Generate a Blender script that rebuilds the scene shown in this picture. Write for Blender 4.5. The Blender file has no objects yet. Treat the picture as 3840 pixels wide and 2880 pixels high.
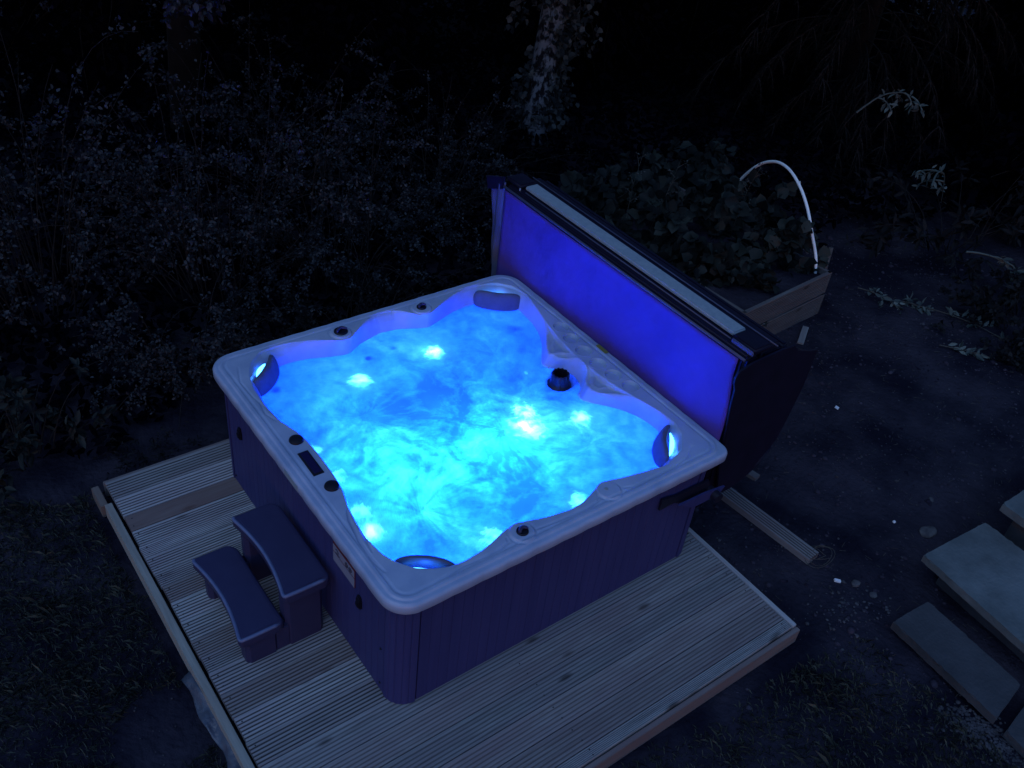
import bpy, bmesh, math, random
import numpy as np
from mathutils import Vector, Matrix, noise
random.seed(7); RNG = np.random.default_rng(7)
R = math.radians; PI = math.pi
sc = bpy.context.scene
COL = sc.collection

# ------------------------------------------------------------------ camera, sky, light
cam = bpy.data.cameras.new('camera'); camo = bpy.data.objects.new('camera', cam); COL.objects.link(camo)
camo.location = (-1.3585, -2.1260, 4.0000)
camo.rotation_euler = (R(52.0776), R(-5.7831), R(-36.1666))
cam.sensor_width = 36; cam.lens = 33.425; cam.clip_end = 300
sc.camera = camo
sc.view_settings.view_transform = 'Standard'; sc.view_settings.look = 'None'
sc.view_settings.gamma = 1; sc.view_settings.exposure = 0
W = bpy.data.worlds.new('World'); sc.world = W; W.use_nodes = True
wn = W.node_tree.nodes; wl = W.node_tree.links
bg = wn['Background']; sky = wn.new('ShaderNodeTexSky'); sky.sky_type = 'NISHITA'; sky.sun_disc = False
sky.sun_elevation = R(1.0); sky.sun_rotation = R(215); sky.air_density = 1.4; sky.ozone_density = 4.0
tint = wn.new('ShaderNodeMix'); tint.data_type = 'RGBA'; tint.blend_type = 'MULTIPLY'; tint.inputs[0].default_value = 1
tint.inputs[7].default_value = (0.86, 0.90, 1.0, 1)
wl.new(sky.outputs[0], tint.inputs[6]); wl.new(tint.outputs[2], bg.inputs[0]); bg.inputs[1].default_value = 0.98
sl = bpy.data.lights.new('dusk_glow', 'SUN'); sl.energy = 0.74; sl.angle = R(50); sl.color = (0.46, 0.66, 1.0)
slo = bpy.data.objects.new('dusk_glow', sl); COL.objects.link(slo)
slo.rotation_euler = (Vector((-0.55, -0.16, 1.0)).to_track_quat('Z', 'Y')).to_euler()
# lamps under the water: (x, y, z, watts, colour)
BLUE = (0.004, 0.055, 1.0); CYAN = (0.08, 0.42, 1.0)
TEAL = (0.012, 0.78, 1.0)
LAMPS = [(1.03, 0.74, 0.50, 75, BLUE), (0.50, 1.38, 0.38, 20, BLUE), (1.25, 1.50, 0.38, 14, BLUE),
         (0.44, 0.57, 0.46, 26, BLUE), (1.58, 0.45, 0.38, 14, BLUE), (1.62, 1.62, 0.38, 9, BLUE),
         (1.03, 0.74, 0.60, 12, BLUE), (0.58, 0.92, 0.42, 24, BLUE), (0.40, 0.92, 0.50, 9, BLUE), (0.85, 1.62, 0.38, 12, BLUE), (.95, .32, .38, 10, BLUE),
         (1.03, 0.74, 0.49, 7.5, TEAL), (0.44, 0.60, 0.46, 1.6, TEAL), (0.52, 0.92, 0.46, 1.3, TEAL), (0.34, 0.94, 0.50, .3, TEAL)]
SPOTS = [(1.205, 1.590, .050, 1.9), (0.700, 1.560, .052, 1.3), (1.277, 0.779, .092, 3.6), (1.345, 0.885, .055, 1.4), (1.585, 0.690, .050, 1.0),
         (0.190, 0.540, .050, 1.2), (0.235, 1.17, .030, .14), (1.167, 0.195, .055, .4), (0.662, 0.226, .045, .35),
         (1.565, 1.170, .012, .06), (0.205, 0.68, .050, .22), (0.235, .95, .040, .14), (1.81, 1.80, .02, .1)]
for x, y, z, w, c in LAMPS + [(x, y, .655, w, CYAN) for x, y, r, w in SPOTS]:  # each of SPOTS gets an added lamp below the surface to whiten its foam
    d = bpy.data.lights.new('underwater_lamp', 'POINT'); d.energy = w; d.color = c; d.shadow_soft_size = 0.02
    o = bpy.data.objects.new('underwater_lamp', d); o.location = (x, y, z); COL.objects.link(o)

# ------------------------------------------------------------------ helpers
def tag(o, label=None, cat=None, group=None, kind=None):
    if label: o['label'] = label
    if cat: o['category'] = cat
    if group: o['group'] = group
    if kind: o['kind'] = kind
    return o
def empty(name, loc=(0, 0, 0), **k):
    o = bpy.data.objects.new(name, None); o.location = loc; COL.objects.link(o); o.empty_display_size = .1
    tag(o, **k); return o
def link(name, me, mat=None, parent=None, smooth=False, loc=None, **k):
    """vertices are given in world space; a parent sits unrotated at its own location"""
    o = bpy.data.objects.new(name, me); COL.objects.link(o)
    if mat is not None:
        for m in (mat if isinstance(mat, (list, tuple)) else [mat]): me.materials.append(m)
    if smooth: me.polygons.foreach_set('use_smooth', [True] * len(me.polygons))
    if parent is not None:
        o.parent = parent
        p = parent; off = Vector((0, 0, 0))
        while p is not None: off += p.location; p = p.parent
        o.location = -off if loc is None else Vector(loc) - off
    elif loc is not None: o.location = loc
    tag(o, **k); return o
def npmesh(name, V, F, attrs=None):
    V = np.asarray(V, np.float32); F = np.asarray(F, np.int32); n = F.shape[1]
    me = bpy.data.meshes.new(name)
    me.vertices.add(len(V)); me.vertices.foreach_set('co', V.ravel())
    me.loops.add(F.size); me.loops.foreach_set('vertex_index', F.ravel())
    me.polygons.add(len(F)); me.polygons.foreach_set('loop_start', np.arange(0, F.size, n, dtype=np.int32))
    me.update(calc_edges=True); me.validate()
    for k, v in (attrs or {}).items():
        a = me.attributes.new(k, 'FLOAT', 'POINT'); a.data.foreach_set('value', np.asarray(v, np.float32))
    return me
class MB:
    def __init__(s): s.bm = bmesh.new()
    def box(s, a, b, bev=0, rot=None, seg=2):
        a = Vector(a); b = Vector(b); c = (a + b) / 2; d = b - a
        r = bmesh.ops.create_cube(s.bm, size=1, matrix=Matrix.Translation(c) @ (rot.to_4x4() if rot else Matrix()) @ Matrix.Diagonal((*d, 1)))
        if bev:
            es = list({e for v in r['verts'] for e in v.link_edges})
            bmesh.ops.bevel(s.bm, geom=es, offset=bev, segments=seg, affect='EDGES', clamp_overlap=True)
        return s
    def tube(s, pts, rad, n=10, cap=True):
        pts = [Vector(p) for p in pts]; rings = []
        up = Vector((0, 0, 1))
        for i, p in enumerate(pts):
            t = (pts[min(i + 1, len(pts) - 1)] - pts[max(i - 1, 0)]).normalized()
            a = t.cross(up if abs(t.z) < .95 else Vector((1, 0, 0))).normalized(); b = t.cross(a)
            r = rad[i] if isinstance(rad, (list, tuple)) else rad
            rings.append([s.bm.verts.new(p + (a * math.cos(2 * PI * k / n) + b * math.sin(2 * PI * k / n)) * r) for k in range(n)])
        for q, w in zip(rings, rings[1:]):
            for k in range(n): s.bm.faces.new((q[k], q[(k + 1) % n], w[(k + 1) % n], w[k]))
        if cap: s.bm.faces.new(rings[0][::-1]); s.bm.faces.new(rings[-1])
        return s
    def lathe(s, prof, c, n=48, wob=None):
        rings = []
        for r, z in prof:
            rings.append([s.bm.verts.new((c[0] + r * (1 + (wob(k / n, z) if wob else 0)) * math.cos(2 * PI * k / n),
                                           c[1] + r * (1 + (wob(k / n, z) if wob else 0)) * math.sin(2 * PI * k / n), c[2] + z)) for k in range(n)])
        for q, w in zip(rings, rings[1:]):
            for k in range(n): s.bm.faces.new((q[k], q[(k + 1) % n], w[(k + 1) % n], w[k]))
        if prof[-1][0] > 0: s.bm.faces.new(rings[-1])
        if prof[0][0] > 0: s.bm.faces.new(rings[0][::-1])
        return s
    def prism(s, poly, z0, z1, bev=0, seg=3, zf=None):
        lo = [s.bm.verts.new((x, y, z0)) for x, y in poly]; hi = [s.bm.verts.new((x, y, z1)) for x, y in poly]
        n = len(poly); s.bm.faces.new(lo[::-1]); top = s.bm.faces.new(hi)
        for k in range(n): s.bm.faces.new((lo[k], lo[(k + 1) % n], hi[(k + 1) % n], hi[k]))
        if bev: bmesh.ops.bevel(s.bm, geom=list(top.edges), offset=bev, segments=seg, affect='EDGES', clamp_overlap=True)
        return s
    def poly3(s, pts, th, nrm):
        nrm = Vector(nrm).normalized() * th
        a = [s.bm.verts.new(Vector(p)) for p in pts]; b = [s.bm.verts.new(Vector(p) + nrm) for p in pts]; n = len(pts)
        s.bm.faces.new(a[::-1]); s.bm.faces.new(b)
        for k in range(n): s.bm.faces.new((a[k], a[(k + 1) % n], b[(k + 1) % n], b[k]))
        return s
    def build(s, name, mat, parent=None, smooth=False, **k):
        bmesh.ops.recalc_face_normals(s.bm, faces=s.bm.faces[:])
        me = bpy.data.meshes.new(name); s.bm.to_mesh(me); s.bm.free()
        if smooth == 'auto':
            o = link(name, me, mat, parent, True, **k); me.set_sharp_from_angle(angle=R(38)); return o
        return link(name, me, mat, parent, smooth, **k)

def mat(name, col=(.5, .5, .5), rough=.6, spec=.3, metal=0, emis=None, estr=0):
    m = bpy.data.materials.new(name); m.use_nodes = True
    b = m.node_tree.nodes['Principled BSDF']
    b.inputs['Base Color'].default_value = (*col, 1); b.inputs['Roughness'].default_value = rough
    b.inputs['Specular IOR Level'].default_value = spec; b.inputs['Metallic'].default_value = metal
    if emis: b.inputs['Emission Color'].default_value = (*emis, 1); b.inputs['Emission Strength'].default_value = estr
    return m
def N(m, t, **k):
    n = m.node_tree.nodes.new(t)
    for a, v in k.items():
        if a.startswith('i_'): n.inputs[a[2:].replace('_', ' ')].default_value = v
        else: setattr(n, a, v)
    return n
def L(m, a, b): m.node_tree.links.new(a, b)
def noisy(name, c1, c2, scale=8, rough=.7, spec=.25, bump=.2, bscale=60, stretch=(1, 1, 1), lo=.35, hi=.65, dist=.01, rrange=None, det=6):
    m = mat(name, c1, rough, spec); nt = m.node_tree; b = nt.nodes['Principled BSDF']
    tc = N(m, 'ShaderNodeTexCoord'); mp = N(m, 'ShaderNodeMapping'); mp.inputs['Scale'].default_value = stretch
    L(m, tc.outputs['Object'], mp.inputs[0])
    n = N(m, 'ShaderNodeTexNoise', i_Scale=scale, i_Detail=det, i_Roughness=.6); L(m, mp.outputs[0], n.inputs['Vector'])
    r = N(m, 'ShaderNodeValToRGB'); r.color_ramp.elements[0].position = lo; r.color_ramp.elements[1].position = hi
    r.color_ramp.elements[0].color = (*c1, 1); r.color_ramp.elements[1].color = (*c2, 1)
    L(m, n.outputs[0], r.inputs[0]); L(m, r.outputs[0], b.inputs['Base Color'])
    if bump:
        n2 = N(m, 'ShaderNodeTexNoise', i_Scale=bscale, i_Detail=5); L(m, mp.outputs[0], n2.inputs['Vector'])
        bp = N(m, 'ShaderNodeBump', i_Strength=bump, i_Distance=dist); L(m, n2.outputs[0], bp.inputs['Height']); L(m, bp.outputs[0], b.inputs['Normal'])
    m['ramp'] = r.name
    return m
def leafmat(name, c1, c2, trans=.25, spec=.2):
    m = mat(name, c1, .6, spec); b = m.node_tree.nodes['Principled BSDF']
    g = N(m, 'ShaderNodeNewGeometry'); r = N(m, 'ShaderNodeValToRGB')
    r.color_ramp.elements[0].color = (*c1, 1); r.color_ramp.elements[1].color = (*c2, 1)
    r.color_ramp.elements.new(.55).color = tuple((a * .7 + b_ * .3) for a, b_ in zip(c1, c2)) + (1,)
    L(m, g.outputs['Random Per Island'], r.inputs[0]); L(m, r.outputs[0], b.inputs['Base Color'])
    t = N(m, 'ShaderNodeBsdfTranslucent'); L(m, r.outputs[0], t.inputs[0])
    mx = N(m, 'ShaderNodeMixShader'); mx.inputs[0].default_value = trans
    L(m, b.outputs[0], mx.inputs[1]); L(m, t.outputs[0], mx.inputs[2])
    L(m, mx.outputs[0], m.node_tree.nodes['Material Output'].inputs[0])
    return m

# ------------------------------------------------------------------ materials
M_shell = noisy('pearl_acrylic', (.24, .305, .46), (.33, .395, .56), scale=5, rough=.32, spec=.45, bump=.03, bscale=220, dist=.002)
M_cab = noisy('cabinet_vinyl', (.030, .032, .12), (.038, .040, .14), scale=3, rough=.55, spec=.25, bump=.12, bscale=40, stretch=(8, 8, .4), dist=.003)
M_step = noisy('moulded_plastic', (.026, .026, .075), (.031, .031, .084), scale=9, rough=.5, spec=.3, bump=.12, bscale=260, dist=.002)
M_stepedge = noisy('worn_plastic_edge', (.085, .11, .22), (.11, .14, .26), scale=18, rough=.45, spec=.4, bump=.1, bscale=200, dist=.002)  # highlight along the tread edges, put into a paler plastic colour
M_black = mat('black_plastic', (.008, .008, .016), .45, .25)
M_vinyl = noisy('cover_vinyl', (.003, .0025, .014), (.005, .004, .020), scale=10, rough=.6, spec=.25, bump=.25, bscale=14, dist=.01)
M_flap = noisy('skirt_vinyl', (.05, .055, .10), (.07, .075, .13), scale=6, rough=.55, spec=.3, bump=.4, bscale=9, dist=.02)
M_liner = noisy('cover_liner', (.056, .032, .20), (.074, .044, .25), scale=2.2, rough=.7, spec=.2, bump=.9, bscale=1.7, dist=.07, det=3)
M_bar = noisy('grey_bar', (.20, .25, .30), (.25, .30, .35), scale=40, rough=.5, spec=.4, bump=.1, bscale=300, dist=.001)
M_pillow = noisy('pillow_foam', (.075, .085, .15), (.095, .105, .175), scale=30, rough=.7, spec=.12, bump=.08, bscale=200, dist=.002)
M_led = mat('led_lens', (.1, .3, .4), .3, .5, emis=(.07, .42, 1.0), estr=7)
M_pvc = noisy('white_pipe', (.86, .90, .92), (.55, .58, .60), scale=9, rough=.4, spec=.5, bump=.05, lo=.55, hi=.8)
M_label = mat('label_white', (.20, .21, .28), .5); M_red = mat('label_red', (.10, .012, .02), .5)
M_yellow = mat('label_yellow', (.16, .16, .04), .6); M_ink = mat('label_ink', (.05, .05, .08), .5)
M_white = mat('white_plastic', (.7, .7, .75), .5)
M_metal = mat('black_steel', (.008, .008, .02), .45, .4)
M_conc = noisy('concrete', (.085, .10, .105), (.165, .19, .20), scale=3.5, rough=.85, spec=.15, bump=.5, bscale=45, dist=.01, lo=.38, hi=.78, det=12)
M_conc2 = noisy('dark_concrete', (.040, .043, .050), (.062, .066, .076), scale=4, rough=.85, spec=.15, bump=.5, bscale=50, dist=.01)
M_stone = noisy('stone', (.045, .042, .050), (.12, .115, .12), scale=14, rough=.8, bump=.3)
M_barkD = noisy('dark_bark', (.002, .002, .003), (.008, .008, .010), scale=9, rough=.9, bump=.6)
M_bark = noisy('bark', (.010, .009, .012), (.15, .15, .165), scale=9, rough=.9, spec=.1, bump=.9, bscale=20, stretch=(1.6, 1.6, .8), lo=.46, hi=.56, dist=.03)
M_twigD = noisy('dark_twig', (.006, .005, .006), (.02, .018, .018), scale=20, rough=.9, bump=.2)
M_twig = noisy('twig', (.05, .045, .04), (.09, .085, .075), scale=20, rough=.9, bump=.2)
M_sheet = noisy('plastic_sheet', (.05, .06, .09), (.08, .095, .13), scale=6, rough=.35, spec=.5, bump=.6, bscale=12, dist=.03)
M_leafH = leafmat('hedge_leaf', (.006, .007, .013), (.060, .068, .078))
M_leafB = leafmat('broad_leaf', (.007, .010, .011), (.036, .045, .040))
M_leafI = leafmat('ivy_leaf', (.012, .015, .018), (.10, .105, .10))
M_leafC = leafmat('needle', (.003, .004, .006), (.010, .012, .014), .1, .03)
M_leafP = leafmat('pale_leaf', (.06, .08, .08), (.19, .23, .21))
M_leafD = leafmat('dull_leaf', (.006, .007, .010), (.022, .024, .026), .2, .08)
M_leafN = leafmat('night_leaf', (.0008, .0009, .0022), (.0050, .0052, .0110), .1, .0)  # darkness of the unlit background put into the leaf colour
M_grass = leafmat('grass_blade', (.014, .018, .018), (.085, .088, .070), .15)

def wood(name, c1, c2, dark=.45, sc_=1.0):
    m = mat(name, c1, .75, .2); b = m.node_tree.nodes['Principled BSDF']
    tc = N(m, 'ShaderNodeTexCoord'); at = N(m, 'ShaderNodeAttribute', attribute_name='board')
    sx = N(m, 'ShaderNodeCombineXYZ'); L(m, at.outputs['Fac'], sx.inputs[0]); L(m, at.outputs['Fac'], sx.inputs[2])
    ad = N(m, 'ShaderNodeVectorMath', operation='MULTIPLY_ADD'); ad.inputs[1].default_value = (37, 0, 11)
    L(m, sx.outputs[0], ad.inputs[0]); L(m, tc.outputs['Object'], ad.inputs[2])
    mp = N(m, 'ShaderNodeMapping'); mp.inputs['Scale'].default_value = (1.6 * sc_, 26 * sc_, 26 * sc_); L(m, ad.outputs[0], mp.inputs[0])
    n = N(m, 'ShaderNodeTexNoise', i_Scale=2.2, i_Detail=8, i_Roughness=.65, i_Distortion=.6); L(m, mp.outputs[0], n.inputs['Vector'])
    mp2 = N(m, 'ShaderNodeMapping'); mp2.inputs['Scale'].default_value = (1.4, 4.5, 4); L(m, ad.outputs[0], mp2.inputs[0])
    n2 = N(m, 'ShaderNodeTexNoise', i_Scale=1.6, i_Detail=4); L(m, mp2.outputs[0], n2.inputs['Vector'])
    r = N(m, 'ShaderNodeValToRGB'); r.color_ramp.elements[0].position = .3; r.color_ramp.elements[1].position = .7
    r.color_ramp.elements[0].color = tuple(v * dark for v in c1) + (1,); r.color_ramp.elements[1].color = (*c1, 1)
    L(m, n.outputs[0], r.inputs[0])
    mx = N(m, 'ShaderNodeMix', data_type='RGBA'); L(m, r.outputs[0], mx.inputs[6]); mx.inputs[7].default_value = (*c2, 1)
    r2 = N(m, 'ShaderNodeMapRange'); r2.inputs[1].default_value = .35; r2.inputs[2].default_value = .75; r2.inputs[4].default_value = .85
    L(m, n2.outputs[0], r2.inputs[0]); L(m, r2.outputs[0], mx.inputs[0])
    # knots
    mp3 = N(m, 'ShaderNodeMapping'); mp3.inputs['Scale'].default_value = (2.2, 6.5, 1); L(m, ad.outputs[0], mp3.inputs[0])
    v = N(m, 'ShaderNodeTexVoronoi', i_Scale=1.1); L(m, mp3.outputs[0], v.inputs['Vector'])
    r3 = N(m, 'ShaderNodeMapRange'); r3.inputs[1].default_value = .05; r3.inputs[2].default_value = .14; r3.inputs[3].default_value = .35; r3.inputs[4].default_value = 1
    L(m, v.outputs['Distance'], r3.inputs[0])
    mk = N(m, 'ShaderNodeMix', data_type='RGBA', blend_type='MULTIPLY'); mk.inputs[0].default_value = 1
    L(m, mx.outputs[2], mk.inputs[6]); L(m, r3.outputs[0], mk.inputs[7])
    # tone scales the colour of each board, darker down in its grooves
    tn = N(m, 'ShaderNodeAttribute', attribute_name='tone'); mt = N(m, 'ShaderNodeMix', data_type='RGBA', blend_type='MULTIPLY'); mt.inputs[0].default_value = 1
    L(m, mk.outputs[2], mt.inputs[6]); L(m, tn.outputs['Fac'], mt.inputs[7])
    rd = N(m, 'ShaderNodeAttribute', attribute_name='red'); mr = N(m, 'ShaderNodeMix', data_type='RGBA'); mr.inputs[7].default_value = (.13, .075, .065, 1)
    L(m, rd.outputs['Fac'], mr.inputs[0]); L(m, mt.outputs[2], mr.inputs[6]); L(m, mr.outputs[2], b.inputs['Base Color'])
    bp = N(m, 'ShaderNodeBump', i_Strength=.35, i_Distance=.004); L(m, n.outputs[0], bp.inputs['Height']); L(m, bp.outputs[0], b.inputs['Normal'])
    return m
M_deck = wood('deck_timber', (.48, .49, .50), (.29, .25, .28))
M_rail = wood('rail_timber', (.34, .34, .31), (.24, .22, .20), dark=.6)

M_barkless = mat('weathered_steel', (.03, .03, .035), .6, .3)
# ------------------------------------------------------------------ decking
def boards(rows, x0, x1, ngroove=7, depth=.0035, zt=0.0, th=.028):
    V = []; F = []; tone = []; red = []; bid = []
    for i, (y0, y1, t, rd, gd) in enumerate(rows):
        gk = .20 if gd > .003 else .50
        a, b = y0 + .0025, y1 - .0025; w = b - a; prof = [(a, zt - th), (a, zt - .002)]; dk = [1, 1]
        if gd > 0:
            p = w / ngroove
            for g in range(ngroove):
                y = a + g * p
                prof += [(y + .06 * p, zt), (y + .56 * p, zt), (y + .64 * p, zt - gd), (y + .96 * p, zt - gd)]
                dk += [1, 1, gk, gk]
            prof[-2:] = [(b - .003, zt), (b, zt - .002)]; dk[-2:] = [1, 1]
        else: prof += [(a + .002, zt), (b - .002, zt), (b, zt - .002)]; dk += [1, 1, 1]
        prof += [(b, zt - th)]; dk += [1]
        n = len(prof); nx = 2; o = len(V); e0 = x0 + random.uniform(-.004, .004); e1 = x1 + random.uniform(-.004, .004)
        for x in (e0, e1):
            for (y, z), d in zip(prof, dk): V.append((x, y, z)); tone.append(t * d); red.append(rd); bid.append(i * .37)
        for k in range(n): F.append((o + k, o + (k + 1) % n, o + n + (k + 1) % n, o + n + k))
        F.append(tuple(o + k for k in range(n))[::-1]); F.append(tuple(o + n + k for k in range(n)))
    me = bpy.data.meshes.new('boards'); me.from_pydata(V, [], F); me.update()
    for nm, vals in (('tone', tone), ('red', red), ('board', bid)):
        a = me.attributes.new(nm, 'FLOAT', 'POINT'); a.data.foreach_set('value', vals)
    return me
def attr_const(me, **k):
    n = len(me.vertices)
    for nm, v in k.items():
        a = me.attributes.new(nm, 'FLOAT', 'POINT'); a.data.foreach_set('value', [v] * n)
edges = [-.653, -.59, -.447, -.303, -.16, -.017, .126, .269, .412, .555, .698, .80, .915, 1.05, 1.19, 1.31, 1.41, 1.54, 1.63, 1.756, 1.884, 2.04, 2.198]
rows = []
for i, (a, b) in enumerate(zip(edges, edges[1:])):
    rd = {19: .75, 4: .2, 2: .35, 14: .3, 11: .25, 1: .3, 8: .25}.get(i, .0)
    rows.append((a, b, random.uniform(.66, 1.10) * (1 if i > 5 else .86), rd, .0 if i == 19 else (.0034 if i > 5 else .0022)))
deck = empty('decking', (0.76, 0.77, -.12), label='low grooved timber deck of weathered boards under the hot tub', cat='deck')
link('deck_boards', boards(rows, -.595, 2.10), M_deck, deck)
def plank(name, a, b, m, parent, bev=.003, tone=1, red=0, board=1.0, rot=None, **k):
    o = MB().box(a, b, bev, rot).build(name, m, parent, smooth='auto', **k); attr_const(o.data, tone=tone, red=red, board=board); return o
def yrot_mat(src, name):
    m = src.copy(); m.name = name
    for n in m.node_tree.nodes:
        if n.type == 'MAPPING':
            s = n.inputs['Scale'].default_value; n.inputs['Scale'].default_value = (s[1], s[0], s[2])
    return m
M_raily = yrot_mat(M_rail, 'rail_timber_lengthwise'); M_decky = yrot_mat(M_deck, 'deck_timber_lengthwise')
plank('edge_rail', (-.652, -.85, -.10), (-.612, 2.03, -.004), M_raily, deck, tone=1.0, board=2.0)
plank('edge_trim', (2.104, -.653, -.10), (2.134, 2.2, .002), M_decky, deck, tone=.95, board=3.3)
plank('fascia', (-.60, -.683, -.118), (2.134, -.657, -.012), M_deck, deck, tone=.62, red=.55, board=5.0)
plank('fascia', (-.60, 2.2, -.118), (2.134, 2.225, -.012), M_deck, deck, tone=.62, red=.4, board=6.0)
scr = None; nscr = 0
for a_, b_ in zip(edges, edges[1:]):
    for xx in (-.565, .70, 2.06):
        for f_ in (.27, .74):
            yy = a_ + (b_ - a_) * f_
            if xx > -.5 and -.02 < yy < 2.0 and xx < 2.03: continue
            if nscr >= 90: continue
            if scr is None: scr = MB().lathe([(.0042, 0), (.0042, .0012), (.001, .0016)], (0, 0, 0), 8).build('screw_head', M_barkless, deck); o = scr
            else: o = scr.copy(); COL.objects.link(o); o.parent = deck
            o.location = Vector((xx + random.uniform(-.006, .006), yy, -.0006)) - deck.location; nscr += 1
for y in (-.25, .6, 1.4): plank('joist', (-.59, y, -.118), (2.09, y + .045, -.032), M_deck, deck, tone=.4, board=y)
o = plank('timber_offcut', (-.668, 2.05, -.118), (-.628, 2.225, -.03), M_raily, None, tone=.7, red=.5, board=7.0,
      label='short reddish timber offcut standing at the far left corner of the deck', cat='timber')

# ------------------------------------------------------------------ hot tub shell as a polar height field
LX, LY, CX, CY = 2.044, 2.018, 1.02, 1.0
R1 = [(1.659, .093), (1.714, .114), (1.812, .143), (1.894, .227), (1.93, .32), (1.924, .428), (1.889, .575), (1.853, .728), (1.838, .857), (1.838, 1.035), (1.845, 1.144),
      (1.861, 1.268), (1.896, 1.428), (1.945, 1.603), (1.972, 1.727), (1.955, 1.84), (1.88, 1.925), (1.757, 1.962), (1.646, 1.96), (1.55, 1.93), (1.46, 1.895),
      (1.39, 1.855), (1.345, 1.832), (1.30, 1.825), (1.255, 1.836), (1.228, 1.87), (1.185, 1.925), (1.116, 1.968), (1.026, 1.972), (.94, 1.935), (.87, 1.885),
      (.82, 1.845), (.79, 1.825), (.745, 1.822), (.70, 1.838), (.64, 1.875), (.561, 1.912), (.466, 1.941), (.364, 1.957), (.27, 1.935), (.20, 1.875), (.145, 1.78),
      (.116, 1.66), (.108, 1.52), (.119, 1.36), (.158, 1.24), (.170, 1.163), (.174, 1.03), (.170, .884), (.158, .774), (.122, .64), (.108, .536), (.105, .443), (.107, .383),
      (.117, .315), (.148, .244), (.198, .174), (.264, .13), (.332, .103), (.398, .094), (.503, .104), (.587, .125), (.66, .15), (.735, .169), (.787, .152), (.85, .130), (.922, .115),
      (1.019, .1), (1.098, .105), (1.187, .135), (1.243, .160), (1.292, .169), (1.335, .156), (1.389, .141), (1.507, .118)]
R2 = [(1.62, .14), (1.74, .18), (1.83, .25), (1.88, .33), (1.9, .42), (1.892, .50), (1.847, .635), (1.745, .735), (1.660, .815), (1.668, .846), (1.724, .872), (1.782, .935), (1.802, 1.01), (1.780, 1.077), (1.731, 1.128),
      (1.674, 1.152), (1.668, 1.19), (1.737, 1.256), (1.833, 1.356), (1.903, 1.526), (1.919, 1.713), (1.85, 1.84), (1.746, 1.899), (1.648, 1.906), (1.53, 1.893), (1.418, 1.855), (1.335, 1.828), (1.31, 1.822),
      (1.27, 1.835), (1.144, 1.888), (1.03, 1.904), (.869, 1.865), (.79, 1.822), (.765, 1.812), (.73, 1.815), (.668, 1.83), (.542, 1.876), (.445, 1.89), (.372, 1.885), (.248, 1.82), (.18, 1.72),
      (.155, 1.60), (.15, 1.5), (.16, 1.36), (.19, 1.24), (.20, 1.16), (.205, 1.03), (.20, .88), (.19, .77), (.16, .64), (.145, .53), (.14, .44), (.145, .36), (.17, .27), (.23, .20), (.32, .15), (.42, .135),
      (.52, .14), (.60, .16), (.68, .19), (.735, .20), (.80, .188), (.9, .155), (1.02, .14), (1.12, .145), (1.20, .175), (1.29, .20), (1.36, .18), (1.50, .15)]
def polar(poly, th, smooth=0):
    P = np.array(poly) - (CX, CY); a = np.arctan2(P[:, 1], P[:, 0]) % (2 * PI); r = np.hypot(P[:, 0], P[:, 1])
    # dense polyline resample -> exact straight segments in polar space
    A = []; Q = []
    for i in range(len(P)):
        p, q = P[i], P[(i + 1) % len(P)]
        for t in np.linspace(0, 1, 12, endpoint=False):
            v = p * (1 - t) + q * t; A.append(math.atan2(v[1], v[0]) % (2 * PI)); Q.append(math.hypot(*v))
    A = np.array(A); Q = np.array(Q); o = np.argsort(A); A = A[o]; Q = Q[o]
    r = np.interp(th, np.r_[A[-1] - 2 * PI, A, A[0] + 2 * PI], np.r_[Q[-1], Q, Q[0]])
    for _ in range(smooth): r = (np.roll(r, 1) + r * 2 + np.roll(r, -1)) / 4
    return r
def rrect(th, x0, y0, x1, y1, rads):
    cs = [(x1, y0, rads[0], -90), (x1, y1, rads[1], 0), (x0, y1, rads[2], 90), (x0, y0, rads[3], 180)]; pts = []
    for (x, y, r, a0) in cs:
        cx = x - r if x == x1 else x + r; cy = y - r if y == y1 else y + r
        for k in range(13): a = R(a0 + 90 * k / 12); pts.append((cx + r * math.cos(a), cy + r * math.sin(a)))
    return polar(pts, th)
NT = 1500; TH = np.linspace(0, 2 * PI, NT, endpoint=False)
r1 = polar(R1, TH, 10); r2 = polar(R2, TH, 8)
def soften(r, n):
    q = r.copy()
    for _ in range(n): q = (np.roll(q, 1) + q * 2 + np.roll(q, -1)) / 4
    a_ = np.minimum(TH, 2 * PI - TH); w_ = np.clip((R(38) - a_) / R(8), 0, 1); w_ = w_ * w_ * (3 - 2 * w_); return r * (1 - w_) + q * w_
r2 = soften(r2, 260); r1 = soften(r1, 120)
def outer(ins): return rrect(TH, ins, ins, LX - ins, LY - ins, [.06 , .13, .13, .13])
rings = []; zs = []
def sm(x): x = np.clip(x, 0, 1); return x * x * (3 - 2 * x)
o0 = outer(0)
rings += [outer(.020), outer(.006), outer(0), outer(0), outer(.003), outer(.010)]
zs += [.722, .724, .733, .768, .778, .784]
rim_in = r1
for t in np.linspace(0, 1, 46)[1:]:
    rings.append(outer(.010) * (1 - t) + rim_in * t); zs.append(None)
RIMN = len(rings)
for t in np.linspace(0, 1, 34)[1:]:
    rings.append(rim_in * (1 - t) + r2 * t); zs.append(('w', t))
for f, z in ((.99, .62), (.98, .52), (.965, .42), (.93, .36), (.88, .32), (.80, .30), (.66, .29), (.58, .285), (.53, .26), (.50, .20), (.47, .14), (.40, .11), (.2, .10), (.02, .10)):
    rings.append(r2 * f); zs.append(z)
RR = np.array(rings); X = CX + RR * np.cos(TH); Y = CY + RR * np.sin(TH); Z = np.zeros_like(X)
KNOBS = [(.757, 1.893, 1), (1.300, 1.893, 1), (.732, .103, 1), (1.268, .108, 0)]
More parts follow.
